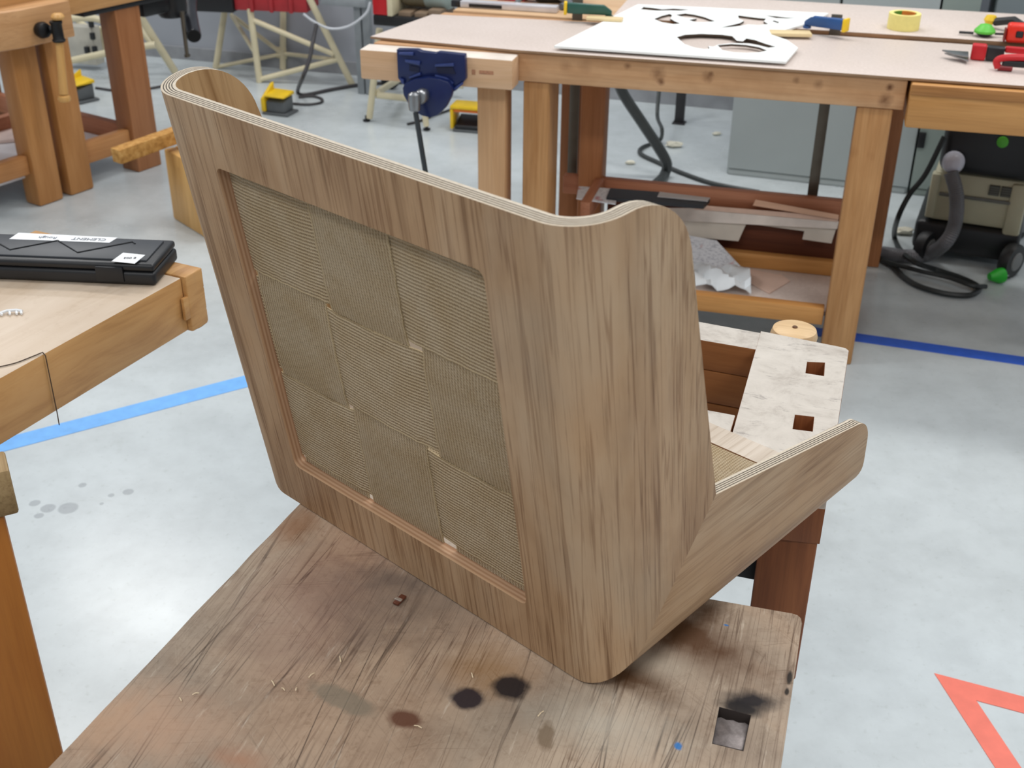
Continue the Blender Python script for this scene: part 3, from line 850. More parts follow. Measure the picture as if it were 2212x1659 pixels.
flat_text('handwriting', 'Rough', .0125, ink, lab, M)
lp = [CF.L(px(*p, ZL)) for p in [(241, 565), (266, 546.5), (314, 551.5), (291, 570)]]
bm = B(); prism(bm, [(p.x, p.y) for p in lp], zt + .0002, zt + .0007, 0); st_ = obj('sticker', bm, white_paper, case, 0)
cc = sum(lp, Vector()) / 4
flat_text('print', 'E 002', .009, plain('dark_print', (70, 70, 74), .8), st_, Matrix.Translation((cc.x + .012, cc.y + .004, zt + .0009)) @ Matrix.Rotation(PI + R_(8), 4, 'Z'))
# white plastic bit and the thread hanging over the edge
p0_ = px(24, 678, NZ)
cl = thing('plastic_clip', 'small white plastic clip with prongs lying on the left bench', 'clip', p0_, R_(10))
bm = B(); tube(bm, [(-.016, -.002, .003), (-.006, .004, .004), (.008, .004, .004), (.017, .001, .003)], .0025, 6); obj('clip_spine', bm, white_paper, cl)
for x in (-.014, -.002, .008, .015):
    bm = B(); tube(bm, [(x, .002, .003), (x + .002, -.007, .0022)], .0018, 6); obj('prong', bm, white_paper, cl)
e0 = px(96, 764, NZ); eh = LF.L(e0)
pts = [px(-20, 796, NZ + .001), px(30, 785, NZ + .001), px(70, 770, NZ + .001)]
ptl = catmull(pts + [LF.Wd(eh.x, .002, NZ + .0015)], 6)
ptl += [LF.Wd(eh.x, -.0025, NZ - .003), LF.Wd(eh.x - .001, -.003, NZ - TH), LF.Wd(eh.x - .001, -.002, NZ - TH - .022)]
bm = B(); tube(bm, ptl, .0009, 6)
tag(obj('thread', bm, plain('dark_thread', (74, 58, 44), .7), None), 'thin dark thread draped over the front edge of the left bench', 'thread')

# wooden stand at the lower left corner
tp = pd(20, 986, 1.30); tz = tp.z - .022; tp.x -= .02
stn = thing('trestle', 'orange brown wooden trestle post with a chunky top block at lower left edge', 'trestle', (tp.x, tp.y, 0), R_(27))
TF = Frame((tp.x, tp.y, 0), R_(27))
bm = B(); prism(bm, [(-.5, -.006), (.014, -.006), (.014, .05), (-.5, .05)], tz - .07, [tz] * 4, .004)
obj('top_block', bm, wood('oiled_block', (164, 138, 98), (130, 104, 66), 'y', .6, .6, seed=21), stn)
orange_b = wood('orange_beech', (176, 112, 46), (160, 96, 36), 'z', .4, .25, seed=22)
ps = TF.L(pd(20, 1112, 1.31)).x - .006
bm = B(); box(bm, ps - .12, ps, .0, .05, 0, tz - .0705, .004); obj('post', bm, orange_b, stn)
bm = B(); box(bm, ps - .45, ps - .086, .03, .08, .12, .2, .004); obj('stretcher', bm, orange_b, stn)
bm = B(); box(bm, ps - .53, ps - .451, .01, .10, 0, tz - .0705, .004); obj('post', bm, orange_b, stn)

# ------------------------------------------------------------------ right bench with the blue vise
ra, rb = px(1115, 113, NZ), px(1962, 173, NZ)
rd = (rb - ra).normalized(); ryaw = math.atan2(rd.y, rd.x)
RF = Frame((ra.x, ra.y, 0), ryaw)
RL = (rb - ra).length
def rpl(x, y, ly=0.0):                 # point of the vertical plane local y = ly seen at a pixel, in local coordinates
    r = RF.m.to_3x3().inverted() @ _ray(x, y); c = RF.i @ Vector((0, 0, CAM_H))
    t = (ly - c.y) / r.y; return c + r * t
rbn = thing('workbench', 'beech workbench at right holding the blue vise, topped with a brown sheet', 'workbench', (ra.x, ra.y, 0), ryaw)
DEP = .46
zap = rpl(1930, 237).z                 # underside of the apron
_sa, _sb = RF.L(px(800, 79, NZ + .008)), RF.L(px(934, 31, NZ + .008))
bm = B(); prism(bm, [(_sa.x + .02, 0), (RL, 0), (RL, DEP), (_sb.x + .012, DEP - .005)], zap, NZ - .001, .004)
def knotty(name, light, dark, spots, seed):
    t = NT(name); v = t.coords(axscale('x', 1.2, 14), loc=(seed, 0, 0)); n = t.noise(v, 1.6, 5, .6, .6)
    c = t.ramp(n, [(.3, col(*dark)), (.68, col(*light))])
    n2 = t.noise(t.coords(axscale('x', 5, 150)), 1, 3, .6); c = t.mix(.3, c, t.ramp(n2, [(.33, (.66, .6, .54, 1)), (.55, WH)]), 'MULTIPLY')
    nn = t.noise(t.coords(), 60, 3); n4 = t.noise(t.coords(), 9, 4, .6)
    c = t.mix(.35, c, t.ramp(n4, [(.35, (.74, .66, .58, 1)), (.55, WH)]), 'MULTIPLY')
    for (p, r, a, rgb) in spots:
        s_ = t.node('ShaderNodeVectorMath', operation='DISTANCE'); tc = t.node('ShaderNodeTexCoord'); t.link(tc.outputs['Object'], s_.inputs[0]); s_.inputs[1].default_value = p
        f = t.math('ADD', s_.outputs['Value'], t.math('MULTIPLY', t.math('SUBTRACT', nn, .5), r * .9))
        c = t.mix(t.ramp(t.math('DIVIDE', f, r), [(.1, (a,) * 3), (1.0, BK)]), c, col(*rgb))
    return t.out(c, .45, .35)
KN = [((1356, 143), .012, .7), ((1422, 160), .026, .6), ((1428, 177), .014, .8), ((1530, 166), .020, .6), ((1536, 160), .010, .7), ((1222, 142), .022, .25), ((1265, 142), .026, .25), ((1720, 173), .012, .5), ((1767, 182), .016, .5), ((1922, 188), .013, .95), ((1912, 216), .024, .75)]
obj('bench_top', bm, knotty('bench_front_beech', (212, 168, 126), (190, 142, 98), [(rpl(*p, 0.0), r, a, (104, 62, 32)) for p, r, a in KN], 31), rbn)
jl, jr = rpl(775, 95, -.075), rpl(1107, 122, -.075)
jz0 = rpl(1100, 196, -.075).z
bm = B(); box(bm, jl.x, jr.x, -.075, -.001, jz0, NZ - .004, .006)
jw = obj('front_jaw', bm, [wood('jaw_beech', (224, 186, 150), (208, 166, 126), 'x', .45, .25, seed=33), plain('whitish_top', (226, 214, 202), .5)], rbn)
for p in jw.data.polygons:
    if p.normal.z > .7: p.material_index = 1  # upward faces of the jaw are whiter
# faded stamp on the jaw
bm = B(); a_, b_ = rpl(1035, 152, -.0755), rpl(1066, 162, -.0755)
box(bm, a_.x, b_.x, -.0756, -.0750, b_.z, a_.z, 0); obj('stamp', bm, plain('faded_stamp', (176, 124, 92), .6, var=.3, sc_=160), rbn)
bm = B(); a_, b_ = rpl(1019, 150, -.0755), rpl(1027, 162, -.0755)
box(bm, a_.x, b_.x, -.0756, -.0750, b_.z, a_.z, 0); obj('stamp', bm, plain('faded_stamp', (176, 124, 92)), rbn)
def rleg(xl, yl, xr, yr, ly, dep, mat, z1=None, z0=0.0):
    a = rpl(xl, yl, ly).x; b = rpl(xr, yr, ly).x
    bm = B(); box(bm, a, b, ly, ly + dep, z0, (zap - .0005) if z1 is None else z1, .006); return obj('leg', bm, mat, rbn)
rleg(1851, 235, 1930, 237, .006, .09, beech('z'))
rleg(1030, 197, 1092, 197, .006, .075, beech_pale('z'), z1=jz0 - .001)
rleg(1130, 190, 1187, 190, .006, .13, beech('z'))
rleg(1255, 200, 1308, 205, .37, .08, beech_red('z'))
a_ = rpl(1862, 240, .37)
bm = B(); box(bm, RL - .09, RL - .008, .36, .44, 0, zap - .0005, .006); obj('leg', bm, beech_red('z'), rbn)
# stretchers and shelf
lx0 = rpl(1160, 500, .03).x; lx1 = rpl(1778, 690, .02).x
f0, f1 = rpl(1640, 651, .02), rpl(1640, 687, .02)
bm = B(); box(bm, lx0, lx1 - .001, .02, .055, f1.z, f0.z, .003); obj('stretcher', bm, wood('golden_rail', (206, 150, 88), (182, 124, 64), 'x', .4, .35, seed=35), rbn)
SZ0 = f0.z - .028
g0, g1 = rpl(1560, 408, .40), rpl(1560, 428, .40)
bm = B(); box(bm, lx0, RL - .092, .385, .42, g1.z - .03, g0.z, .003); obj('stretcher', bm, rail_red('x'), rbn)
bm = B(); box(bm, lx0 + .15, RL - .1, .388, .40, SZ0 - .02, g1.z - .0305, .001); obj('shelf_back', bm, wood('shaded_red_brown', (112, 60, 36), (84, 42, 24), 'x', .55, .3), rbn)  # closes the gap below the rail; shelf shade put into its dark tone
bm = B(); box(bm, lx0 + .11, lx0 + .14, .136, .369, g1.z - .02, g0.z + .01, .003); obj('side_stretcher', bm, rail_red('y'), rbn)
bm = B(); box(bm, RL - .075, RL - .03, .097, .359, f1.z, f0.z, .003); obj('side_stretcher', bm, rail_red('y'), rbn)
SZ = f0.z - .028
bm = B(); box(bm, lx0 + .01, RL - .1, .056, .384, SZ - .012, SZ, .001); obj('shelf', bm, mdf, rbn)
LYD = RF.L(px(1650, 582, SZ)).y
m0 = rpl(1650, 551, LYD)
bm = B(); box(bm, lx0 + .05, RL - .1, LYD, LYD + .03, SZ + .0005, m0.z, .003); obj('shelf_divider', bm, wood('golden_rail', (206, 150, 88), (182, 124, 64), 'x', .4, .35, seed=35), rbn)
bm = B(); box(bm, lx0 + .15, RL - .1, LYD + .0305, .384, SZ + .0005, SZ + .008, .001); obj('shelf_shade_liner', bm, wood('shaded_red_brown', (112, 60, 36), (84, 42, 24), 'x', .55, .3), rbn)  # added board; its dark red-brown stands for shade inside the shelf

# blue vise
VY = -.10
def vp(x, y, ly=VY): p = rpl(x, y, ly); return (p.x, p.z)
blue = plain('blue_enamel', (18, 32, 80), .3, var=.15)
vz = thing('bench_vise', 'dark blue steel front vise with a long hanging tommy bar', 'vise', RF.Wd(*[rpl(930, 120, VY).x, VY, 0]), ryaw)
VX0 = rpl(930, 120, VY).x
Mv = Matrix(((1, 0, 0, -VX0), (0, 0, 1, 0), (0, 1, 0, 0), (0, 0, 0, 1)))    # (x, z, depth) -> local
def vprism(pts, d0, d1, bev, mat, name, parent=vz):
    bm = B(); prism(bm, pts, d0, d1, bev, M=Mv); return obj(name, bm, mat, parent)
pl = [vp(*p) for p in [(855, 107), (900, 108), (908, 112), (938, 116), (946, 113), (1003, 119), (1005, 172), (985, 196), (966, 206), (880, 196), (858, 170)]]
vprism(pl, .004, .026, .003, blue, 'jaw_plate')
sh = [vp(*p) for p in [(874, 186), (880, 176), (900, 167), (930, 163), (955, 166), (972, 172), (982, 186), (980, 204), (968, 228), (950, 246), (933, 251), (915, 246), (898, 236), (886, 220), (876, 202)]]
vprism(sh, -.022, .004, .006, blue, 'screw_boss')
for pts in ([(862, 113), (893, 113), (893, 120), (862, 118)], [(875, 128), (908, 132), (907, 141), (876, 134)], [(940, 139), (980, 136), (981, 143), (940, 144)], [(884, 166), (908, 156), (909, 163), (884, 170)], [(940, 161), (965, 168), (980, 180), (974, 183), (960, 174), (940, 167)], [(980, 190), (1000, 177), (1001, 182), (982, 196)], [(863, 168), (872, 172), (874, 182), (868, 180)]):
    vprism([vp(*p) for p in pts], -.004, .004, .0015, plain('blue_rib', (52, 66, 120), .3), 'rib')
for pts in ([(884, 141), (906, 146), (905, 156), (884, 153)], [(942, 146), (978, 146), (984, 160), (945, 158)]):
    vprism([vp(*p) for p in pts], .001, .0045, 0, plain('dark_blue_recess', (10, 16, 52), .4), 'recess')
h = vp(912, 208)
bm = B(); lathe(bm, [(.018, 0), (.020, .006), (.020, .03), (.016, .036)], 20, M=Matrix.Translation((h[0] - VX0 + .012, -.022, h[1] + .012)) @ Matrix.Rotation(R_(90), 4, 'X')); obj('screw_hub', bm, steel, vz)
bm = B(); lathe(bm, [(.008, -.028), (.016, -.022), (.018, 0), (.016, .022), (.008, .028)], 20, M=Matrix.Translation((h[0] - VX0 - .002, -.062, h[1]))); obj('handle_ball', bm, steel, vz)
e1 = rpl(925, 378, VY - .062)
bm = B(); tube(bm, [(h[0] - VX0, -.062, h[1] - .024), (e1.x - VX0, -.062, e1.z - .05)], .0075, 12); hb = obj('tommy_bar', bm, plain('grey_rod', (74, 78, 80), .35, .8), vz)
bm = B(); lathe(bm, [(.006, -.012), (.012, -.008), (.013, 0), (.012, .008), (.006, .012)], 16, M=Matrix.Translation((e1.x - VX0, -.062, e1.z - .055))); obj('bar_ball', bm, steel, vz)
bm = B(); tube(bm, [(h[0] - VX0 + .012, .027, h[1] + .012), (h[0] - VX0 + .012, .30, h[1] + .012)], .014, 12); obj('vise_screw', bm, steel, vz)

# brown sheet over it
s1 = [RF.L(px(*p, NZ + .008)) for p in [(800, 79), (934, 31), (1290, 53), (1660, 79)]]
yr_ = s1[3].y
pts = [(s1[0].x, -.012), (RL + .75, -.012), (RL + .75, .41), (s1[1].x, s1[1].y - .0)]
sa, sbk = RF.L(px(800, 79, NZ + .008)), RF.L(px(934, 31, NZ + .008))
pts = [(sa.x, sa.y), (0, -.008), (RL + .75, -.012), (RL + .75, .42), (.6, .43), (sbk.x, min(sbk.y, .455))]
bm = B(); prism(bm, pts, NZ + .0015, NZ + .0085, .0008)
sh1 = obj('hardboard_sheet', bm, [mdf, mdf_edge], None)
for p in sh1.data.polygons:
    if abs(p.normal.z) < .7: p.material_index = 1
sh1.location = (ra.x, ra.y, 0); sh1.rotation_euler = (0, 0, ryaw)
tag(sh1, 'long pinkish brown hardboard sheet covering the bench with the blue vise', 'board')

# bench continuing at the far right
q0 = rpl(1968, 182, -.03); q1 = rpl(1957, 276, -.03)
r3 = thing('workbench', 'beech workbench at the far right edge, deep front apron above the vacuum', 'workbench', RF.Wd(q0.x, 0, 0), ryaw)
bm = B(); box(bm, .002, .95, -.03, .40, q1.z, NZ - .002, .005)
obj('bench_top', bm, wood('bench_front_golden', (206, 154, 96), (186, 132, 74), 'x', .42, .3, seed=37), r3)
bm = B(); box(bm, .002, .95, -.0325, -.0302, NZ - .03, NZ - .003, .001); obj('edge_strip', bm, wood('darker_strip', (182, 130, 78), (164, 112, 62), 'x'), r3)
for (x, y) in ((.82, .02), (.82, .32), (.60, .42)):
    bm = B(); box(bm, x, x + .09, y - (.0 if y < .4 else .1), y + (.08 if y < .4 else -.02), 0, q1.z - .0005, .005); obj('leg', bm, beech('z'), r3)

# white board with cut-outs
BZ = NZ + .0218
corn = [(1197, 99), (1378, 9), (1790, 28), (1760, 45), (1690, 66), (1665, 74), (1700, 86), (1724, 103), (1698, 133)]
bp = [RF.L(px(*p, BZ)).xy for p in corn]
def ell(cx, cy, rx, ry, a0, a1, n=14, tilt=0.0):
    return [(cx + rx * math.cos(a0 + (a1 - a0) * i / n) - tilt * ry * math.sin(a0 + (a1 - a0) * i / n), cy + ry * math.sin(a0 + (a1 - a0) * i / n)) for i in range(n + 1)]
def blob(outer_, inner_): return outer_ + inner_[::-1]
H_ = []
# front figure: broad crescent with an inner tongue
H_.append([(1462, 80), (1480, 75), (1515, 73), (1560, 75), (1582, 78), (1592, 88), (1605, 89), (1612, 83), (1630, 86), (1655, 95), (1676, 101), (1660, 103), (1640, 98), (1618, 94), (1580, 93), (1552, 96), (1540, 101), (1530, 99), (1533, 105), (1520, 106), (1498, 102), (1478, 95)])
H_.append([(1550, 97.5), (1580, 95), (1612, 97), (1640, 102), (1657, 109), (1640, 113), (1612, 114), (1585, 113), (1560, 108)])
H_.append([(1384, 20), (1390, 15), (1410, 17), (1430, 20), (1455, 18.5), (1490, 21), (1470, 23), (1448, 22.5), (1420, 23), (1402, 22)])
H_.append([(1413, 41), (1430, 34), (1447, 30), (1452, 33), (1448, 40), (1458, 46), (1470, 51), (1455, 52), (1430, 48)])
H_.append([(1460, 32), (1480, 29), (1502, 32), (1522, 37), (1545, 46), (1520, 48), (1500, 47), (1488, 43), (1505, 40), (1480, 38)])
H_.append([(1555, 60), (1572, 56), (1598, 50), (1607, 45), (1596, 40), (1594, 33), (1615, 36), (1640, 39), (1655, 40), (1650, 46), (1660, 52), (1640, 54), (1615, 53), (1590, 57)])
H_.append([(1652, 33), (1675, 35), (1700, 38), (1722, 38), (1700, 40), (1676, 39)])
H_.append([(1672, 44), (1684, 48), (1680, 50), (1668, 46)])
hs = [[RF.L(px(*p, BZ)).xy for p in h_] for h_ in H_]
wbrd = plate('cutout_board', bp, hs, BZ - .006, BZ, plain('white_laminate', (246, 248, 246), .5, var=.01), None)
wbrd.data.materials.append(plain('charred_edge', (70, 56, 44), .8))
for p in wbrd.data.polygons:
    if abs(p.normal.z) < .5:
        c_ = p.center; near = 1.0
        for i in range(len(bp)):
            a_, b_ = Vector(bp[i]), Vector(bp[(i + 1) % len(bp)]); ab = b_ - a_
            q_ = Vector((c_.x, c_.y)) - a_; tt = max(0, min(1, q_.dot(ab) / ab.dot(ab))); near = min(near, (q_ - ab * tt).length)
        if near > .002: p.material_index = 1
wbrd.location = (ra.x, ra.y, 0); wbrd.rotation_euler = (0, 0, ryaw)
tag(wbrd, 'white board with curved cut-out shapes lying on the right bench sheet', 'board')
def stick(name, p, q, w, z0, z1, mat, label, cat, group=None):
    p, q = Vector(p), Vector(q); d = q - p; o_ = (p + q) / 2
    bm = B(); box(bm, -d.length / 2, d.length / 2, -w / 2, w / 2, 0, z1 - z0, .0012)
    o = obj(name, bm, mat, None); o.location = (o_.x, o_.y, z0); o.rotation_euler = (0, 0, math.atan2(d.y, d.x))
    return tag(o, label, cat, group)
pine = wood('pine_batten', (236, 216, 172), (220, 194, 146), 'x', .5, .25, seed=40)

# ------------------------------------------------------------------ second row bench behind
B2 = .475
r2n = thing('workbench', 'second row beech workbench behind the cut-out board, partly covered', 'workbench', (ra.x, ra.y, 0), ryaw)
b2l = rpl(978, 18, B2).x
bm = B(); box(bm, b2l, RL + .8, B2, B2 + .42, NZ - .07, NZ + .002, .004)
obj('bench_top', bm, wood('back_bench_beech', (218, 184, 146), (196, 158, 118), 'x', .45, .3, seed=41), r2n)
for (x, y) in ((b2l + .35, B2 + .06), (b2l + .35, B2 + .32), (RL - .02, B2 + .30)):
    bm = B(); box(bm, x, x + .08, y, y + .08, 0, NZ - .071, .005); obj('leg', bm, beech_red('z'), r2n)
c0x = RF.L(px(1335, 22, NZ + .0145)).x
bm = B(); prism(bm, [(c0x, B2 - .012), (RL + .8, B2 - .012), (RL + .8, B2 + .40), (c0x, B2 + .40)], NZ + .0025, NZ + .0145, .0008)
sh2 = obj('hardboard_sheet', bm, [mdf, mdf_edge], None)
for p in sh2.data.polygons:
    if abs(p.normal.z) < .7: p.material_index = 1
sh2.location = (ra.x, ra.y, 0); sh2.rotation_euler = (0, 0, ryaw)
tag(sh2, 'thick hardboard sheet on the second row bench under the masking tape roll', 'board')
S2 = NZ + .0145
# masking tape roll
tr = px(1950, 62, S2)
tp_ = thing('tape_roll', 'pale yellow masking tape roll standing on the back hardboard sheet', 'tape roll', tr)
rr_ = .046; hh_ = .046
bm = B()
N = 40
prf = [(rr_, .0005), (rr_ + .0005, .003), (rr_ + .0005, hh_ - .003), (rr_, hh_), (.034, hh_), (.034, .0005)]
rings = [[bm.verts.new((r * math.cos(2 * PI * k / N), r * math.sin(2 * PI * k / N), z)) for k in range(N)] for r, z in prf]
for i in range(len(rings)):
    A_, B_ = rings[i], rings[(i + 1) % len(rings)]
    for k in range(N): bm.faces.new((A_[k], A_[(k + 1) % N], B_[(k + 1) % N], B_[k]))
obj('tape_winding', bm, plain('pale_yellow_crepe', (240, 226, 140), .65, var=.04, sc_=60), tp_)
bm = B()
prf = [(.0335, .001), (.0335, hh_ - .001), (.031, hh_ - .001), (.031, .001)]
rings = [[bm.verts.new((r * math.cos(2 * PI * k / N), r * math.sin(2 * PI * k / N), z)) for k in range(N)] for r, z in prf]
for i in range(4):
    A_, B_ = rings[i], rings[(i + 1) % 4]
    for k in range(N):
        f = bm.faces.new((A_[k], A_[(k + 1) % N], B_[(k + 1) % N], B_[k])); f.material_index = 0 if (k // 10) % 2 else 1
obj('cardboard_core', bm, [plain('core_green', (92, 150, 50), .6), plain('core_orange', (222, 130, 50), .6)], tp_)
# F clamps
def clamp(name, label, arm, bar, low, cb, pad, zarm):
    """arm: pixel ends at bench height, bar: pixel of the bar under the bench"""
    a, b = RF.L(px(*arm[0], zarm)), RF.L(px(*arm[1], zarm))
    c = bar
    root = thing(name, label, 'clamp', RF.Wd(c[0], c[1], 0), ryaw)
    off = Vector((c[0], c[1], 0))
    bm = B(); box(bm, -.016, .016, -.0035, .0035, low, zarm + .028, .001); obj('clamp_bar', bm, darksteel, root)
    d = (b - a); yw = math.atan2(d.y, d.x); Lc = d.length
    Mm = Matrix.Translation((a.x - off.x, a.y - off.y, 0)) @ Matrix.Rotation(yw, 4, 'Z')
    bm = B()
    pts2 = [(-.024, -.013), (Lc * .75, -.011), (Lc * .95, -.009), (Lc * .95, .009), (Lc * .75, .011), (-.024, .013)]
    zz0 = [zarm + .0] * 2 + [zarm - .004] * 2 + [zarm] * 2; zz1 = [zarm + .03, zarm + .026, zarm + .008, zarm + .008, zarm + .026, zarm + .03]
    prism(bm, pts2, zz0, zz1, .003, M=Mm); obj('fixed_arm', bm, cb, root)
    bm = B(); box(bm, -.034, -.0245, -.015, .015, zarm - .004, zarm + .033, .002, M=Mm); obj('end_cap', bm, yellow, root)
    bm = B(); lathe(bm, [(.012, zarm - .012), (.012, zarm - .005), (.008, zarm - .0045)], 16, M=Mm @ Matrix.Translation((Lc * .88, 0, 0))); obj('clamp_pad', bm, cb, root)
    zl = zap - .06
    bm = B(); box(bm, -.015, Lc * .9, -.010, .010, zl - .03, zl - .006, .003, M=Mm); obj('sliding_arm', bm, cb, root)
    bm = B(); tube(bm, [Mm @ Vector((Lc * .8, 0, zl - .045)), Mm @ Vector((Lc * .8, 0, zap - .002))], .006, 10); obj('clamp_screw', bm, darksteel, root)
    return root
greenp = plain('dark_green_enamel', (36, 84, 72), .35)
bluep = plain('steel_blue_enamel', (40, 82, 140), .35)
gx = rpl(1247, 40, .464)
clamp('bar_clamp', 'dark green bar clamp with a yellow end cap left of the white board', ((1242, 28), (1326, 30)), (gx.x, .464), .34, greenp, None, NZ + .034)
bx_ = rpl(1802, 78, .464)
clamp('bar_clamp', 'steel blue bar clamp with a yellow end cap on the right of the white board', ((1806, 62), (1736, 50)), (bx_.x, .464), .05, bluep, None, NZ + .034)
b0, b1 = px(1664, 68, NZ + .024), px(1752, 70, NZ + .024)
stick('batten', b0, b1, .05, NZ + .0152, NZ + .0245, pine, 'short pale pine batten under the blue bar clamp', 'batten')
b0, b1 = px(1268, 36, NZ + .03), px(1345, 40, NZ + .03)
stick('batten', b0, b1, .035, NZ + .0225, NZ + .031, pine, 'short pale pine batten under the green bar clamp', 'batten')
# things on the second row bench
def place(name, label, cat, x, y, z, yaw=0.0): return thing(name, label, cat, px(x, y, z), yaw)
lv = place('straightedge', 'long silver and black straightedge lying on the left of the second row bench', 'ruler', 1100, 20, NZ + .0025, ryaw)
bm = B(); box(bm, -.16, .16, -.018, .018, 0, .02, .002); obj('ruler_body', bm, plain('silver_ruler', (214, 212, 216), .35, .4), lv)
bm = B(); box(bm, -.19, -.161, -.021, .021, 0, .022, .004); obj('end_block', bm, black_pl, lv)
bm = B(); box(bm, -.13, -.02, -.0195, -.0182, .003, .014, .0005); obj('grip_strip', bm, black_pl, lv)
pk = place('marker_case', 'small pink plastic case on the second row bench', 'case', 1102, 2, NZ + .0025, ryaw)
bm = B(); box(bm, -.05, .05, 0, .05, 0, .03, .006); obj('case_body', bm, plain('pink_plastic', (226, 84, 120), .4), pk)
bm = B(); box(bm, -.05, .05, 0, .05, .0305, .036, .003); obj('case_lid', bm, plain('pink_plastic', (226, 84, 120), .4), pk)
jg = place('power_tool', 'black and red power tool lying behind the green clamp', 'power tool', 1200, 4, NZ + .0025, ryaw + .2)
bm = B(); box(bm, -.07, .07, -.03, .05, 0, .06, .018, 3); obj('tool_body', bm, black_pl, jg)
bm = B(); box(bm, -.10, -.0705, -.02, .03, .01, .05, .01, 3); obj('tool_nose', bm, red_p, jg)
bm = B(); box(bm, .0705, .09, -.02, .03, .01, .05, .008, 3); obj('tool_cap', bm, red_p, jg)
bm = B(); tube(bm, catmull([(.0, -.03, .03), (.03, -.06, .02), (.05, -.09, .012), (.02, -.13, .011)], 6), .011, 10); obj('dust_hose', bm, plain('grey_hose', (96, 98, 104), .5), jg)
tl = place('hand_tool', 'dark grey angled hand tool beside the silver straightedge', 'tool', 1145, 10, NZ + .0025, ryaw + .5)
bm = B(); tube(bm, catmull([(-.04, -.03, .03), (0, 0, .035), (.06, .03, .03)], 6), .012, 10); obj('grip', bm, black_pl, tl)
bm = B(); tube(bm, [(-.04, -.03, .03), (-.055, -.04, .014)], .009, 8); obj('shank', bm, steel, tl)

# snips, tape measure, small tools at the right
def rl(x, y, z): return RF.L(px(x, y, z))
S1 = NZ + .0085
pl_ = thing('tin_snips', 'red and black handled tin snips lying open on the right sheet', 'snips', px(2120, 130, S1), ryaw - .1)
PF = Frame(px(2120, 130, S1), ryaw - .1)
def pq(x, y, z): return PF.L(px(x, y, S1 + z)) 
bm = B(); pr = [pq(2035, 108, .02), pq(2060, 117, .02), pq(2092, 122, .02), pq(2092, 112, .02)]
prism(bm, [(p.x, p.y) for p in pr][::-1], .017, .021, .0005); obj('blade', bm, steel, pl_)
bm = B(); pr = [pq(2040, 116, .01), pq(2062, 123, .01), pq(2092, 133, .01), pq(2092, 124, .01)]
prism(bm, [(p.x, p.y) for p in pr][::-1], .009, .013, .0005); obj('blade', bm, steel, pl_)
a_ = pq(2093, 140, .0); b_ = pq(2126, 140, 0)
bm = B(); box(bm, a_.x, b_.x, -.014, .014, .001, .043, .005, 3); obj('red_grip', bm, red_p, pl_)
c_ = pq(2165, 140, 0)
bm = B(); box(bm, b_.x + .0005, c_.x, -.012, .014, .003, .040, .004, 3); obj('pivot_block', bm, black_pl, pl_)
e_ = pq(2260, 140, 0)
bm = B(); box(bm, c_.x + .0005, e_.x, -.0, .012, .024, .042, .004, 3); obj('red_handle', bm, red_p, pl_)
pl2 = thing('pliers', 'red handled pliers with black inlay in front of the tin snips', 'pliers', px(2185, 155, S1), ryaw)
P2 = Frame(px(2185, 155, S1), ryaw)
a_ = P2.L(px(2146, 158, S1)); 
bm = B(); tube(bm, catmull([(a_.x + .012, 0, .008), (a_.x + .006, 0, .026), (a_.x + .03, 0, .036), (.06, 0, .040), (.14, .0, .040)], 6), [.009] * 25, 10); obj('red_handle', bm, red_p, pl2)
bm = B(); box(bm, a_.x + .02, .12, -.006, .006, .012, .030, .005, 3); obj('black_inlay', bm, black_pl, pl2)
bm = B(); tube(bm, [(a_.x + .012, .0, .009), (.0, 0, .0085)], .008, 10); obj('handle_toe', bm, plain('dark_red', (130, 18, 26), .4), pl2)
tmz = thing('tape_measure', 'bright red tape measure at the right edge of the back sheet', 'tape measure', px(2195, 95, S2), ryaw)
bm = B(); box(bm, -.03, .04, 0, .035, .0005, .055, .010, 3); obj('measure_case', bm, plain('orange_red', (226, 44, 22), .35), tmz)
bm = B(); box(bm, -.006, .014, -.003, .0, .018, .036, .003, 3); obj('dark_button', bm, black_pl, tmz)
bm = B(); box(bm, -.036, -.0305, .004, .03, .002, .04, .004); obj('end_guard', bm, plain('dark_red', (130, 18, 26), .4), tmz)
gc = thing('spring_knob', 'small green knob on a thin black rod beside the tape measure', 'knob', px(2125, 79, S2), ryaw)
bm = B(); lathe(bm, [(.030, .012), (.030, .018), (.016, .034), (.005, .037)], 20); obj('green_cap', bm, plain('bright_green', (92, 190, 62), .45), gc)
bm = B(); lathe(bm, [(.012, .0005), (.028, .0115)], 20); obj('black_foot', bm, black_pl, gc)
bm = B(); tube(bm, [(-.07, 0, .008), (-.03, 0, .008)], .004, 8); tube(bm, [(.029, 0, .010), (.09, .005, .010)], .0035, 8); obj('black_rod', bm, black_pl, gc)
yc = thing('hand_clamp', 'yellow and black spring clamp lying behind the red tape measure', 'clamp', px(2185, 70, S2), ryaw - .6)
bm = B(); tube(bm, [(-.06, .005, .02), (.0, 0, .035), (.04, 0, .02)], .012, 10); obj('black_jaw', bm, black_pl, yc)
bm = B(); lathe(bm, [(.014, 0), (.02, .012), (.014, .024)], 14, M=Matrix.Translation((-.075, .005, .012))); obj('yellow_grip', bm, yellow, yc)
bm = B(); lathe(bm, [(.02, 0), (.026, .014), (.018, .028)], 14, M=Matrix.Translation((.064, 0, .004))); obj('yellow_grip', bm, yellow, yc)

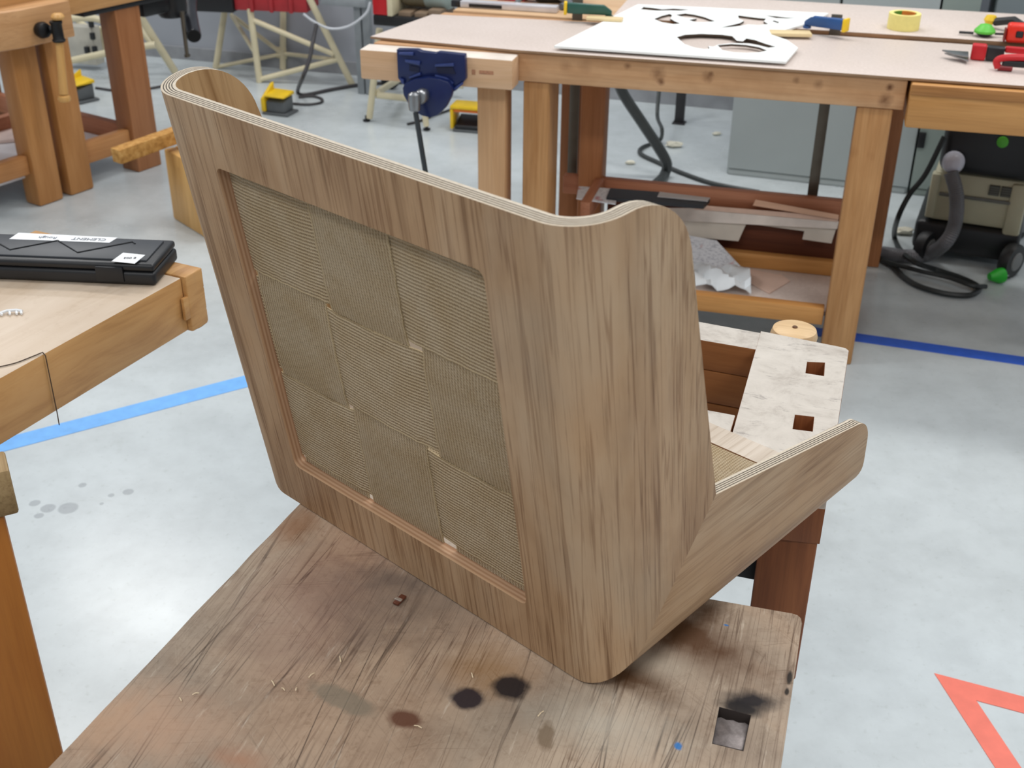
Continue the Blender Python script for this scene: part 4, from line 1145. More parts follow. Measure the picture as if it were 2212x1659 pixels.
# ------------------------------------------------------------------ loose things on the shelf of the right bench
def rthing(name, label, cat, lx, ly, z, yaw=0.0, group=None):
    return thing(name, label, cat, RF.Wd(lx, ly, z), ryaw + yaw, group)
def rpoly(name, pix, z, th, mat, label, cat, bev=.0006):
    ps = [RF.L(px(*p, z + th)) for p in pix]; c = sum(ps, Vector()) / len(ps)
    bm = B(); prism(bm, [(p.x - c.x, p.y - c.y) for p in ps], 0, th, bev)
    o = obj(name, bm, mat, None, 0); o.location = RF.Wd(c.x, c.y, z); o.rotation_euler = (0, 0, ryaw)
    return tag(o, label, cat)
pinkb = plain('pink_offcut', (222, 194, 178), .6, var=.05)
rpoly('offcut', [(1585, 592), (1622, 582), (1682, 593), (1684, 590), (1707, 606), (1662, 633)], SZ + .0006, .004, pinkb, 'pinkish pointed board offcut lying flat on the lower shelf', 'offcut')
def crumple(name, pix, z, h, label, cat, mat, n=9, seed=3):
    rnd = random.Random(seed)
    ps = [RF.L(px(*p, z)) for p in pix]
    bm = B(); top = []; bot = []
    for i in range(n + 1):
        rt, rb_ = [], []
        for j in range(n + 1):
            u, v = i / n, j / n
            p = ps[0].lerp(ps[1], u).lerp(ps[3].lerp(ps[2], u), v)
            hh = h * (.25 + .75 * abs(math.sin(u * 5.3 + v * 3.1 + seed))) * (.35 + .65 * math.sin(PI * min(1, max(0, .1 + .8 * v)))) + rnd.uniform(0, h * .25)
            rt.append(bm.verts.new((p.x, p.y, hh))); rb_.append(bm.verts.new((p.x, p.y, max(0.0006, hh - .0012))))
        top.append(rt); bot.append(rb_)
    for i in range(n):
        for j in range(n):
            bm.faces.new((top[i][j], top[i + 1][j], top[i + 1][j + 1], top[i][j + 1])); bm.faces.new((bot[i][j], bot[i][j + 1], bot[i + 1][j + 1], bot[i + 1][j]))
    c = sum(ps, Vector()) / 4
    for v in bm.verts: v.co.x -= c.x; v.co.y -= c.y
    o = obj(name, bm, mat, None, 30); o.location = RF.Wd(c.x, c.y, z); o.rotation_euler = (0, 0, ryaw)
    return tag(o, label, cat)
foil = plain('white_plastic_film', (226, 232, 236), .3, var=.05)
crumple('plastic_bag', [(1500, 632), (1622, 641), (1612, 594), (1492, 586)], SZ + .001, .045, 'crumpled white plastic film on the lower shelf beside the chair wing', 'bag', foil, 10, 4)
def news_mat():
    t = NT('newsprint'); v = t.coords((30, 90, 90)); n = t.noise(v, 3, 3, .6); n2 = t.noise(t.coords(), 12, 2)
    c = t.ramp(n, [(.35, col(176, 176, 182)), (.5, col(222, 222, 224))])
    c = t.mix(1.0, c, t.ramp(n2, [(.62, WH), (.68, (.75, .3, .3, 1))]), 'MULTIPLY')
    return t.out(c, .85, .1)
news = news_mat()
npp = [rpl(1484, 596, LYD - .075), rpl(1612, 592, LYD - .05), rpl(1548, 520, LYD - .012), rpl(1484, 508, LYD - .012)]
for q in npp[:2]: q.z = max(q.z, SZ + .004)
bm = B(); nrm_ = (npp[1] - npp[0]).cross(npp[3] - npp[0]).normalized() * .002
va = [bm.verts.new(p - npp[0]) for p in npp]; vb_ = [bm.verts.new(p - npp[0] + nrm_) for p in npp]
bm.faces.new(va[::-1]); bm.faces.new(vb_)
for k in range(4): bm.faces.new((va[k], va[(k + 1) % 4], vb_[(k + 1) % 4], vb_[k]))
o = obj('newspaper', bm, news, None, 0); o.location = RF.Wd(*npp[0]); o.rotation_euler = (0, 0, ryaw)
tag(o, 'folded printed newspaper leaning on the shelf divider behind the white film', 'newspaper')
DZ = m0.z
grey_sheet = plain('beige_sheet', (206, 196, 182), .6, var=.06)
holed = [rpl(*p, .30) for p in [(1400, 470), (1815, 495), (1830, 530), (1300, 512)]]
# stack of boards leaning on the rear half of the shelf
def lay(pix, z, th, mat, name, label, cat='board', holes=None):
    ps = [RF.L(px(*p, z + th)) for p in pix]; c = sum(ps, Vector()) / len(ps)
    bm = B(); prism(bm, [(p.x - c.x, p.y - c.y) for p in ps], 0, th, .0006); o = obj(name, bm, mat, None, 0)
    o.location = RF.Wd(c.x, c.y, z); o.rotation_euler = (0, 0, ryaw)
    return tag(o, label, cat)
# boards leaning from the shelf divider up against the rear stretcher
TF0 = Vector((0, LYD + .012, max(m0.z + .001, rpl(1600, 512, LYD + .012).z))); TR0 = Vector((0, .372, rpl(1600, 452, .372).z))
tdir = (TR0 - TF0).normalized(); tnrm = Vector((1, 0, 0)).cross(tdir); tang = math.atan2(tdir.z, tdir.y)
def lean(pix, off, th, mat, name, label, cat='board'):
    q0 = TF0 + tnrm * (off + th); mi = RF.m.to_3x3().inverted(); c0 = RF.i @ Vector((0, 0, CAM_H))
    ps = []
    for p in pix:
        r = mi @ _ray(*p); t = (q0 - c0).dot(tnrm) / r.dot(tnrm); v = c0 + r * t - TF0
        ps.append((v.x, v.dot(tdir)))
    cx_ = sum(p[0] for p in ps) / len(ps); cy_ = sum(p[1] for p in ps) / len(ps)
    bm = B(); prism(bm, [(p[0] - cx_, p[1] - cy_) for p in ps], 0, th, .0006)
    o = obj(name, bm, mat, None, 0)
    lc = TF0 + Vector((cx_, 0, 0)) + tdir * cy_ + tnrm * off
    o.matrix_world = RF.m @ Matrix.Translation(lc) @ Matrix.Rotation(tang, 4, 'X')
    return tag(o, label, cat)
lean([(1330, 498), (1595, 521), (1612, 482), (1738, 499), (1733, 517), (1796, 526), (1806, 494), (1480, 455), (1345, 450)], 0, .006, grey_sheet, 'beige_board', 'beige board with a notched front edge leaning on the shelf divider')
lean([(1340, 470), (1808, 495), (1812, 478), (1540, 450), (1345, 448)], .0065, .012, plain('whitish_board', (222, 212, 202), .6), 'pale_board', 'thick pale board stacked on the beige notched board')
lean([(1500, 452), (1810, 479), (1812, 468), (1500, 442)], .019, .005, plain('pinkish_strip', (214, 182, 162), .6), 'thin_board', 'thin pinkish board strip on top of the pale thick board')
lean([(1626, 444), (1810, 474), (1812, 464), (1632, 431)], .0245, .014, wood('pink_batten', (222, 180, 152), (204, 160, 130), 'x', .5, .2), 'batten', 'thin pinkish batten on top of the board stack on the shelf', 'batten')
lay([(1245, 428), (1330, 440), (1335, 408), (1250, 402)], g0.z + .002, .004, news, 'magazine', 'printed magazine on the rear rail of the shelf at left', 'magazine')
lay([(1310, 426), (1520, 444), (1534, 430), (1420, 414), (1318, 406)], g0.z + .002, .012, plain('black_folder', (34, 34, 38), .5), 'folder', 'black folder lying across the rear rail of the shelf', 'folder')
lay([(1420, 424), (1528, 434), (1534, 427), (1425, 414)], g0.z + .0145, .003, plain('grey_papers', (196, 192, 190), .7), 'paper_stack', 'small grey paper stack on the black folder', 'paper')

# ------------------------------------------------------------------ far left benches
FZ = .85
fa = px(60, 432, 0)
e1v = (px(345, 372, 0) - px(205, 422, 0)); eyaw = math.atan2(e1v.y, e1v.x)      # direction of the lower rails (away to the right)
f_or = px(150, 426, 0)
FF = Frame((f_or.x, f_or.y, 0), eyaw)
def fpl(x, y, lx=None, ly=None):
    r = FF.m.to_3x3().inverted() @ _ray(x, y); c = FF.i @ Vector((0, 0, CAM_H))
    t = ((lx - c.x) / r.x) if lx is not None else ((ly - c.y) / r.y)
    return c + r * t
fb = thing('workbench', 'far left beech workbench with a black pivot vise and wooden handle', 'workbench', (f_or.x, f_or.y, 0), eyaw)
# legs: feet measured on the floor, the visible face lies on local y = 0
def fleg(xl, yl, xr, yr, dep, mat, parent, z1, name='leg', rnd_=.006, y0=0.0):
    a = fpl(xl, yl, ly=y0).x; b = fpl(xr, yr, ly=y0).x
    bm = B(); box(bm, a, b, y0, y0 + dep, 0, z1, rnd_); return obj(name, bm, mat, parent), a, b
zsl = fpl(159, 32, ly=-.02).z
om = wood('leg_amber', (190, 136, 82), (168, 114, 62), 'z', .42, .25, seed=51)
om2 = wood('leg_rust', (168, 114, 74), (146, 94, 56), 'z', .42, .25, seed=52)
_, a1, b1 = fleg(84, 428, 140, 432, .09, om, fb, zsl - .0005, rnd_=.010)
_, a2, b2 = fleg(155, 424, 207, 418, .09, om, fb, zsl - .0005, rnd_=.010)
_, a3, b3 = fleg(301, 376, 352, 368, .10, om2, fb, zsl - .0005)
def frail(p0, p1, y0, y1, mat, name='stretcher', xs=None):
    t0, t1 = fpl(*p0, ly=y0), fpl(*p1, ly=y0)
    bm = B(); box(bm, xs[0], xs[1], y0, y1, t1.z, t0.z, .003); return obj(name, bm, mat, fb), t0.z, t1.z
rail_a = wood('rail_amber', (194, 140, 90), (172, 118, 70), 'x', .42, .3, seed=53)
_, rz1, rz0 = frail((240, 292), (240, 338), .02, .06, rail_a, xs=(b2 + .001, a3 - .001))
frail((40, 342), (40, 385), .02, .06, rail_a, xs=(a1 - .75, a1 - .001))
fl = .62
bm = B(); box(bm, a3 + .01, a3 + .05, .101, .101 + fl + .3, rz0 + .01, rz1 + .005, .003); obj('stretcher', bm, rail_red('y'), fb)
bm = B(); box(bm, a1 - .75, a3 - .003, .58, .62, rz0 + .01, rz1 + .005, .003); obj('stretcher', bm, rail_red('x'), fb)
bm = B(); box(bm, a1 - .75, a3 + .005, .061, .579, rz0 + .01, rz0 + .022, .001); obj('shelf', bm, plain('white_shelf_board', (232, 232, 238), .5, var=.03), fb)
for (x, y) in ((a1 - .75, .5), (a3 - .02, .93)):
    bm = B(); box(bm, x, x + .08, y + (.125 if y < .8 else 0), y + .2, 0, zsl - .0005, .006); obj('leg', bm, om2, fb)
# top slab: underside edge seen at 159,32 - 366,0
e_end = a3 + .34
bm = B(); box(bm, b2 + .002, e_end, -.02, .60, zsl, FZ - .02, .004); box(bm, a1 - .8, b2 + .0015, -.02, .60, zsl, FZ - .02, .004)
ft = obj('bench_top', bm, [wood('far_top_beech', (206, 158, 104), (184, 134, 82), 'x', .42, .3, seed=55), plain('whitish_top', (236, 230, 222), .5)], fb)
for p in ft.data.polygons:
    if p.normal.z > .7: p.material_index = 1  # whiter tone on the upward faces
# vise block standing proud of the corner
jx = fpl(48, 60, ly=-.12); jt = fpl(48, 21, ly=-.12).z; jb = fpl(62, 102, ly=-.12).z; jr_ = fpl(158, 50, ly=-.12).x
bm = B(); prism(bm, [(jx.x, -.12), (jr_, -.12), (jr_, -.021), (jx.x - .06, -.021), (jx.x - .16, -.021 + .0), (jx.x - .22, -.0215), (jx.x - .5, -.0215), (jx.x - .5, -.03)][:3] + [(jx.x - .40, -.021), (jx.x - .40, -.021 - .0005)], jb, jt, .004)
vb = obj('vise_block', bm, [wood('vise_block_beech', (204, 158, 112), (184, 136, 90), 'x', .42, .3, seed=56), plain('whitish_top', (236, 230, 222), .5)], fb)
for p in vb.data.polygons:
    if p.normal.z > .7: p.material_index = 1
pv_ = fpl(97, 66, ly=-.15)
bm = B(); lathe(bm, [(.012, -.012), (.026, 0), (.030, .016), (.026, .032), (.012, .040)], 18, M=Matrix.Translation((pv_.x, -.1215, pv_.z)) @ Matrix.Rotation(R_(90), 4, 'X')); obj('pivot_boss', bm, black_ir, fb)
h0, h1_, h2_, h3 = fpl(124, 32, ly=-.19), fpl(126, 44, ly=-.19), fpl(128, 90, ly=-.19), fpl(139, 213, ly=-.19)
bm = B(); tube(bm, [(pv_.x + .02, -.15, pv_.z), (h1_.x, -.19, (h1_.z + h2_.z) / 2)], .015, 10); obj('pivot_arm', bm, black_ir, fb)
bm = B(); lathe(bm, [(.022, 0), (.024, .006), (.020, .012), (.0195, h1_.z - h2_.z - .012), (.023, h1_.z - h2_.z - .006), (.022, h1_.z - h2_.z)], 16, M=Matrix.Translation((h2_.x, -.19, h2_.z))); obj('handle_sleeve', bm, black_ir, fb)
turned = wood('honey_handle', (214, 168, 104), (190, 140, 78), 'z', .35, .2, seed=57)
bm = B(); lathe(bm, [(.012, 0), (.022, .004), (.024, .012), (.020, .02), (.014, .024)], 16, M=Matrix.Translation((h1_.x, -.19, h1_.z + .0005))); obj('handle_end', bm, turned, fb)
bm = B(); tube(bm, [(h2_.x, -.19, h2_.z - .0005), (h2_.x + (h3.x - h2_.x) * .95, -.19, h3.z + .016)], [.014, .0165], 14); obj('handle_rod', bm, turned, fb)
bm = B(); lathe(bm, [(.012, -.012), (.021, -.009), (.024, 0), (.021, .010), (.015, .013)], 16, M=Matrix.Translation((h3.x, -.19, h3.z))); obj('handle_end', bm, turned, fb)
# machine hanging under the bench end
mt = thing('router_table', 'black machine hanging under the far left bench top with a ribbed dust pipe', 'machine', FF.Wd(a3 + .2, .2, 0), eyaw)
ox = a3 + .2
def ml(x, y, ly): p = fpl(x, y, ly=ly); return Vector((p.x - ox, ly - .2, p.z))
zb = zsl - .001
bm = B(); box(bm, b2 + .08 - ox, e_end - ox, -.205, .2, zb - .02, zb, .002); obj('mount_plate', bm, black_pl, mt)
q = ml(330, 28, .1)
bm = B(); box(bm, q.x - .09, q.x + .06, -.15, .05, q.z, zb - .0205, .012); obj('motor_housing', bm, black_pl, mt)
q = ml(372, 30, .1)
bm = B(); lathe(bm, [(.05, q.z - .01), (.062, q.z + .005), (.066, q.z + .03), (.066, zb - .0205)], 20, M=Matrix.Translation((q.x, -.1, 0))); obj('motor_drum', bm, black_pl, mt)
hp_ = [ml(410, -8, .20), ml(409, 18, .14), ml(413, 48, .06), ml(419, 78, -.03)]
pts = catmull(hp_, 12)
bm = B(); tube(bm, pts, [.030 + (.0016 if i % 2 else 0) for i in range(len(pts))], 18); obj('ribbed_pipe', bm, plain('glossy_black_hose', (36, 37, 42), .28), mt)
bm = B(); e_ = hp_[-1]; d_ = (hp_[-1] - hp_[-2]).normalized()
tube(bm, [e_ + d_ * .0002, e_ + d_ * .0008], .027, 18); obj('pipe_mouth_shade', bm, plain('void_black', (6, 6, 7), .9), mt)  # black disc over the closed end, painted shade of the hollow
bm = B(); tube(bm, [ml(393, 25, .0), ml(404, 119, -.005)], [.010, .008], 10); obj('hanging_rod', bm, darksteel, mt)
bm = B(); tube(bm, [ml(404, 118, -.005), ml(405, 122, -.005)], .013, 10); obj('rod_tip', bm, darksteel, mt)
# pieces on its shelf and the plank + block in front
o = rpoly
pw = [fpl(*p, ly=.1) for p in [(0, 275)]]
SF = rz0 + .0225
def fpoly(name, pix, z, th, mat, label, cat):
    ps = [FF.L(px(*p, z + th)) for p in pix]; c = sum(ps, Vector()) / len(ps)
    bm = B(); prism(bm, [(p.x - c.x, p.y - c.y) for p in ps], 0, th, .0008)
    o = obj(name, bm, mat, None, 0); o.location = FF.Wd(c.x, c.y, z); o.rotation_euler = (0, 0, eyaw)
    return tag(o, label, cat)
fpoly('offcut', [(-10, 305), (40, 300), (58, 312), (62, 296), (36, 272), (-10, 262)], SF + .001, .012, plain('pale_pink_offcut', (226, 206, 200), .7), 'pale pinkish offcut on the white shelf of the far left bench', 'offcut')
pk_a, pk_b = px(255, 330, .33), px(372, 296, .33)
pkd = (pk_b - pk_a); pyaw = math.atan2(pkd.y, pkd.x)
pln = B(); Lp = pkd.length
box(pln, -Lp / 2, Lp / 2 + .05, -.006, .045, -.052, 0, .004)
osb = NT('rough_golden_board'); n_ = osb.noise(osb.coords(), 40, 4, .7)
osb.out(osb.ramp(n_, [(.32, col(146, 102, 52)), (.5, col(184, 136, 74)), (.7, col(204, 160, 98))]), .7, .2)
po = obj('offcut_plank', pln, osb.m, None); mid = (pk_a + pk_b) / 2
po.location = (mid.x, mid.y, .345); po.rotation_euler = (0, R_(-3), pyaw)
tag(po, 'rough golden brown plank end leaning by the far left bench rear leg', 'plank')
bk0 = px(374, 472, 0); bk1 = px(440, 513, 0); bd = bk1 - bk0; byaw = math.atan2(bd.y, bd.x)
ztop = None
for k in range(200):
    z = k * .005
    c = ROT.transposed() @ (Vector((bk0.x, bk0.y, z)) - Vector((0, 0, CAM_H)))
    if H / 2 + FPX * c.y / c.z < 322: ztop = z; break
bo = thing('wooden_stand', 'pale wooden stand on the floor behind the left side of the chair back', 'stand', (bk0.x, bk0.y, 0), byaw)
pine2 = wood('knotty_pine', (222, 178, 112), (196, 148, 84), 'z', .45, .35, seed=61, knots=1.0)
bm = B(); box(bm, 0, .30, 0, .045, 0, ztop, .008); obj('front_panel', bm, pine2, bo)
bm = B(); box(bm, 0, .30, .0455, .34, ztop - .04, ztop, .004); obj('top_board', bm, pine2, bo)
bm = B(); box(bm, 0, .30, .30, .339, 0, ztop - .0405, .004); obj('back_panel', bm, pine2, bo)

# ------------------------------------------------------------------ tubular machine stands
def tb(parent, fr, pts, r, mat, name, smooth=False):
    P = [fr.L(p) for p in pts]
    if smooth: P = catmull(P, 8)
    bm = B(); tube(bm, P, r, 10); return obj(name, bm, mat, parent)
Y0, Y1 = 6.0, 6.35
so = px(612, 160, 0)
st = thing('machine_stand', 'cream tubular stand carrying a red machine base by the grey wall', 'stand', (so.x, so.y, 0), YAW)
SFr = Frame((so.x, so.y, 0), YAW)
def stand_leg(top, foot, r=.017, name='leg'):
    f = px(*foot, .0); f.z = .0; t = pd(*top, f.y + .0)
    tb(st, SFr, [f + Vector((0, 0, .001)), t], r, cream, name)
stand_leg((540, 18), (561, 178)); stand_leg((668, -4), (762, 186)); stand_leg((486, 20), (466, 148)); stand_leg((612, 10), (611, 150))
fy = px(561, 178).y; fy2 = px(762, 186).y; fy3 = px(611, 150).y; fy4 = px(466, 148).y
def pdl(x, y, Y): return pd(x, y, Y)
tb(st, SFr, [pd(553, 118, fy), pd(500, 32, fy4)][::-1], .011, cream, 'brace')
tb(st, SFr, [pd(560, 172, fy), pd(732, 128, fy2)], .014, cream, 'lower_rail')
tb(st, SFr, [pd(548, 44, fy), pd(722, 118, fy2)], .014, cream, 'brace')
tb(st, SFr, [pd(505, 36, fy4), pd(612, 118, fy3)], .012, cream, 'brace')
tb(st, SFr, [pd(472, 144, fy4), pd(612, 116, fy3)], .011, cream, 'lower_rail')
tb(st, SFr, [pd(612, 116, fy3), pd(722, 128, fy2)], .011, cream, 'lower_rail')
g_ = pd(608, 114, fy3); bm = B(); gl = SFr.L(g_); box(bm, gl.x - .03, gl.x + .03, gl.y - .004, gl.y + .004, gl.z - .03, gl.z + .03, .002); obj('gusset', bm, cream, st)
zt_ = pd(540, 22, fy).z
mc = thing('planer_base', 'long red and black machine base on the cream stand at top left', 'machine', (so.x, so.y, 0), YAW)
l0, l1 = SFr.L(pd(508, 28, fy)), SFr.L(pd(662, 2, fy2))
bm = B()
dm = (l1 - l0); dm.z = 0; Lm = dm.length; am = math.atan2(dm.y, dm.x)
Mm = Matrix.Translation((l0.x, l0.y, 0)) @ Matrix.Rotation(am, 4, 'Z')
box(bm, 0, Lm, -.0, .20, zt_ + .0, zt_ + .11, .006, M=Mm); obj('red_base', bm, plain('dull_red', (168, 44, 50), .5), mc)
for k in range(3):
    bm = B(); x = Lm * (.22 + .27 * k); box(bm, x, x + .02, -.012, -.0005, zt_ - .004, zt_ + .11, .003, M=Mm); obj('rib', bm, plain('dull_red', (168, 44, 50), .5), mc)
bm = B(); box(bm, -.24, -.001, -.02, .18, zt_ - .012, zt_ + .13, .008, M=Mm); obj('black_motor_box', bm, black_pl, mc)

# hose and cords around the stands
cordm = plain('dark_cord', (58, 56, 58), .5)
def cord(name, pts, r, mat, label, cat='cord', n=8):
    bm = B(); tube(bm, catmull(pts, n), r, 8)
    return tag(obj(name, bm, mat, None), label, cat)
wy = px(680, 205).y
cord('cord', [pd(684, 52, 5.9), pd(676, 90, 5.85), pd(668, 130, 5.75), pd(655, 165, 5.65), px(643, 198, .012), px(660, 205, .008), px(720, 193, .008), px(790, 182, .008), px(870, 178, .008)], .010, cordm, 'dark grey cord dropping from the cream stand to the floor')
cord('cord', [px(632, 224, .006), px(665, 226, .006), px(692, 222, .006), px(695, 214, .006), px(675, 208, .006), px(645, 210, .006)], .007, cordm, 'small cord loop on the floor beside the middle yellow pedal')
cord('cord', [px(207, 190, .006), px(260, 196, .006), px(330, 190, .006), px(400, 176, .006), px(460, 176, .006)], .007, cordm, 'dark cord on the floor behind the far left bench')
cord('air_hose', [pd(655, 30, 5.9), pd(680, 48, 5.9), pd(715, 62, 5.9), pd(755, 56, 5.9), pd(790, 30, 5.9), pd(800, 5, 5.9)], .0065, plain('clear_grey_hose', (196, 200, 206), .3), 'pale translucent air hose sagging between the two machines', 'hose')
# yellow foot pedals
def pedal(label, p, yaw, open_=False):
    t = thing('foot_pedal', label, 'foot switch', p, yaw, 'yellow foot pedals on the floor')
    bm = B(); box(bm, -.07, .07, -.055, .055, .0005, .012, .004); obj('base_plate', bm, greyd, t)
    bm = B()
    if not open_:
        prism(bm, [(-.05, -.045), (.05, -.045), (.05, .045), (-.05, .045)], .0125, [.065, .065, .085, .085], .008); obj('pedal_body', bm, greyd, t)
        bm = B(); prism(bm, [(-.075, -.052), (-.052, -.052), (-.052, .052), (-.075, .052)], .0125, [.075, .085, .14, .13], .006); obj('side_guard', bm, yellow, t)
        bm = B(); prism(bm, [(-.0515, -.052), (.055, -.052), (.055, .052), (-.0515, .052)], [.0855] * 4, [.094, .092, .102, .105], .003); obj('top_guard', bm, yellow, t)
    else:
        org = plain('orange_inner', (226, 116, 24), .45)
        for s in (-1, 1):
            bm = B(); box(bm, s * .075 - .008, s * .075 + .008, -.055, .055, .0125, .105, .005); obj('side_guard', bm, yellow, t)
        bm = B(); box(bm, -.083, .083, -.055, .055, .1055, .122, .006); obj('top_guard', bm, yellow, t)
        bm = B(); box(bm, -.0665, .0665, -.048, .05, .092, .105, .003); obj('inner_lining', bm, org, t)
        bm = B(); prism(bm, [(-.06, -.05), (.06, -.05), (.06, .05), (-.06, .05)], .0125, [.03, .03, .06, .06], .004); obj('treadle', bm, black_pl, t)
    return t
pedal('yellow foot pedal on the floor just behind the left wing of the chair', px(606, 244), R_(-20))
pedal('yellow foot pedal on the floor behind the far left bench legs', px(178, 216), R_(-40))
pedal('yellow and orange hooded foot pedal on the floor below the blue vise', px(1016, 280), R_(-14), True)

# stand left, behind the far left bench
s2o = px(250, 160)
s2 = thing('machine_stand', 'cream tubular stand half hidden behind the far left bench legs', 'stand', (s2o.x, s2o.y, 0), YAW)
S2F = Frame((s2o.x, s2o.y, 0), YAW)
yA, yB = 6.2, 6.5
for pts, r, nm in (([pd(302, 34, yA), px(378, 155, .017)], .020, 'leg'), ([pd(160, 62, yB), px(148, 138, .02)], .018, 'leg'),
                   ([pd(150, 40, yA), pd(205, 40, yA), pd(255, 60, yA + .05)], .018, 'upper_rail'), ([pd(140, 134, yA), pd(262, 108, yA)], .018, 'lower_rail'),
                   ([pd(150, 100, yB), pd(258, 80, yB)], .013, 'lower_rail'), ([pd(165, 44, yB), pd(250, 90, yB)], .013, 'brace'), ([pd(222, 58, yB), pd(226, 118, yB)], .022, 'post'),
                   ([pd(262, 106, yA), pd(336, 97, yA)], .018, 'lower_rail'), ([pd(300, 60, yB), pd(330, 96, yB)], .018, 'brace')):
    tb(s2, S2F, pts, r, cream, nm, len(pts) > 2)
for (x, y) in ((197, 52), (200, 78), (188, 108), (205, 107)):
    p = S2F.L(pd(x, y, yB - .12)); bm = B(); box(bm, p.x - .012, p.x + .012, p.y - .01, p.y + .01, p.z - .018, p.z + .018, .003); obj('switch', bm, black_pl, s2)
p = S2F.L(pd(195, 90, yB)); bm = B(); box(bm, p.x - .10, p.x + .09, p.y - .095, p.y - .02, p.z - .10, p.z + .10, .006); obj('control_box', bm, plain('beige_grey_box', (186, 182, 170), .5), s2)

# stand under and behind the blue vise
s3o = px(850, 245)
s3 = thing('machine_stand', 'low cream tubular stand on small feet behind the blue vise', 'stand', (s3o.x, s3o.y, 0), YAW)
S3F = Frame((s3o.x, s3o.y, 0), YAW)
yc_ = px(795, 262).y
r3y = px(922, 284).y
for pts, r, nm in (([pd(820, 62, yc_), pd(798, 255, yc_)], .016, 'leg'), ([pd(813, 205, yc_), pd(895, 214, yc_ + .05)], .016, 'lower_rail'), ([pd(815, 200, yc_), pd(866, 168, yc_ + .5)], .016, 'brace'),
                   ([pd(893, 62, r3y), pd(921, 272, r3y)], .014, 'leg'), ([pd(866, 170, yc_ + .5), pd(1000, 186, yc_ + .4)], .014, 'lower_rail')):
    tb(s3, S3F, pts, r, cream, nm)
for (x, y) in ((792, 262), (922, 281)):
    f = S3F.L(px(x, y, 0)); bm = B(); lathe(bm, [(.016, .0005), (.018, .008), (.007, .01), (.007, .028)], 12, M=Matrix.Translation((f.x, f.y, 0))); obj('foot', bm, black_pl, s3)
wheel = S3F.L(px(800, 205, .05)); bm = B(); lathe(bm, [(.03, -.016), (.048, -.012), (.05, 0), (.048, .012), (.03, .016)], 20, M=Matrix.Translation((wheel.x - .02, wheel.y + .3, .0505)) @ Matrix.Rotation(R_(90), 4, 'X')); obj('wheel', bm, black_pl, s3)
cord('cord', [px(880, 268, .006), px(905, 262, .006), px(935, 250, .006), px(975, 236, .006), px(1010, 222, .006)], .006, cordm, 'thin dark cord on the floor below the blue vise')

# red lathe-like machine with a motor at the top
yM = 5.35
mo = pd(860, 40, yM)
mm = thing('bandsaw_motor', 'red and black machine with grey electric motor behind the right bench', 'machine', (mo.x, mo.y, 0), YAW)
MF = Frame((mo.x, mo.y, 0), YAW)
def mp_(x, y, ly=0.0):
    r = MF.m.to_3x3().inverted() @ _ray(x, y); c = MF.i @ Vector((0, 0, CAM_H)); return c + r * ((ly - c.y) / r.y)
a_, b_ = mp_(802, -30), mp_(838, 34)
bm = B(); box(bm, a_.x, b_.x, 0, .3, b_.z, a_.z, .006); obj('red_housing', bm, red_p, mm)
c_ = mp_(900, 62)
bm = B(); box(bm, a_.x, c_.x + .06, .0, .32, c_.z, b_.z - .0005, .006); obj('black_base', bm, black_pl, mm)
d_ = mp_(850, 42)
bm = B(); box(bm, b_.x + .0005, d_.x, -.01, .3, b_.z + .0, a_.z, .004); obj('cream_bracket', bm, cream, mm)
k0, k1, k2_ = mp_(842, 5), mp_(896, 5), mp_(956, 5)
axz = mp_(900, -4).z; rad = axz - mp_(900, 27).z
bm = B(); lathe(bm, [(rad * .7, 0), (rad, .02), (rad, k1.x - k0.x)], 24, M=Matrix.Translation((d_.x + .001, .12, axz)) @ Matrix.Rotation(R_(90), 4, 'Y')); obj('motor_fan_cover', bm, plain('olive_grey_motor', (112, 104, 84), .5), mm)
bm = B(); lathe(bm, [(rad * 1.0, 0), (rad * 1.05, .01), (rad * 1.05, k2_.x - k1.x - .03), (rad * .8, k2_.x - k1.x)], 24, M=Matrix.Translation((d_.x + (k1.x - k0.x) + .0015, .12, axz)) @ Matrix.Rotation(R_(90), 4, 'Y')); obj('motor_can', bm, plain('grey_green_motor', (150, 164, 160), .4), mm)
for (x, y) in ((870, 34), (905, 36), (935, 30)):
    p = mp_(x, y); bm = B(); box(bm, p.x - .03, p.x + .03, .02, .2, p.z - .03, p.z + .012, .004); obj('motor_foot', bm, plain('rusty_bracket', (128, 108, 88), .6), mm)
zc = c_.z
# grey steel post by the machine
pa = mp_(790, 0, -.05); pb = mp_(796, 80, -.05)
gp = pd(780, 70, 6.0)
rk = thing('steel_rack', 'grey steel rack frame by the wall left of the red machine', 'rack', (gp.x, gp.y, 0), YAW)
KF = Frame((gp.x, gp.y, 0), YAW)
gs = plain('rack_grey', (140, 146, 150), .5)
for x in (776, 796):
    p = KF.L(pd(x, 70, 6.0)); bm = B(); box(bm, p.x - .018, p.x + .018, -.02, .02, .0005, 1.1, .003); obj('post', bm, gs, rk)
a_, b_ = KF.L(pd(690, -2, 6.0)), KF.L(pd(800, 8, 6.0))
bm = B(); box(bm, a_.x, b_.x, -.045, .12, b_.z - .01, b_.z + .03, .003); obj('shelf_board', bm, gs, rk)

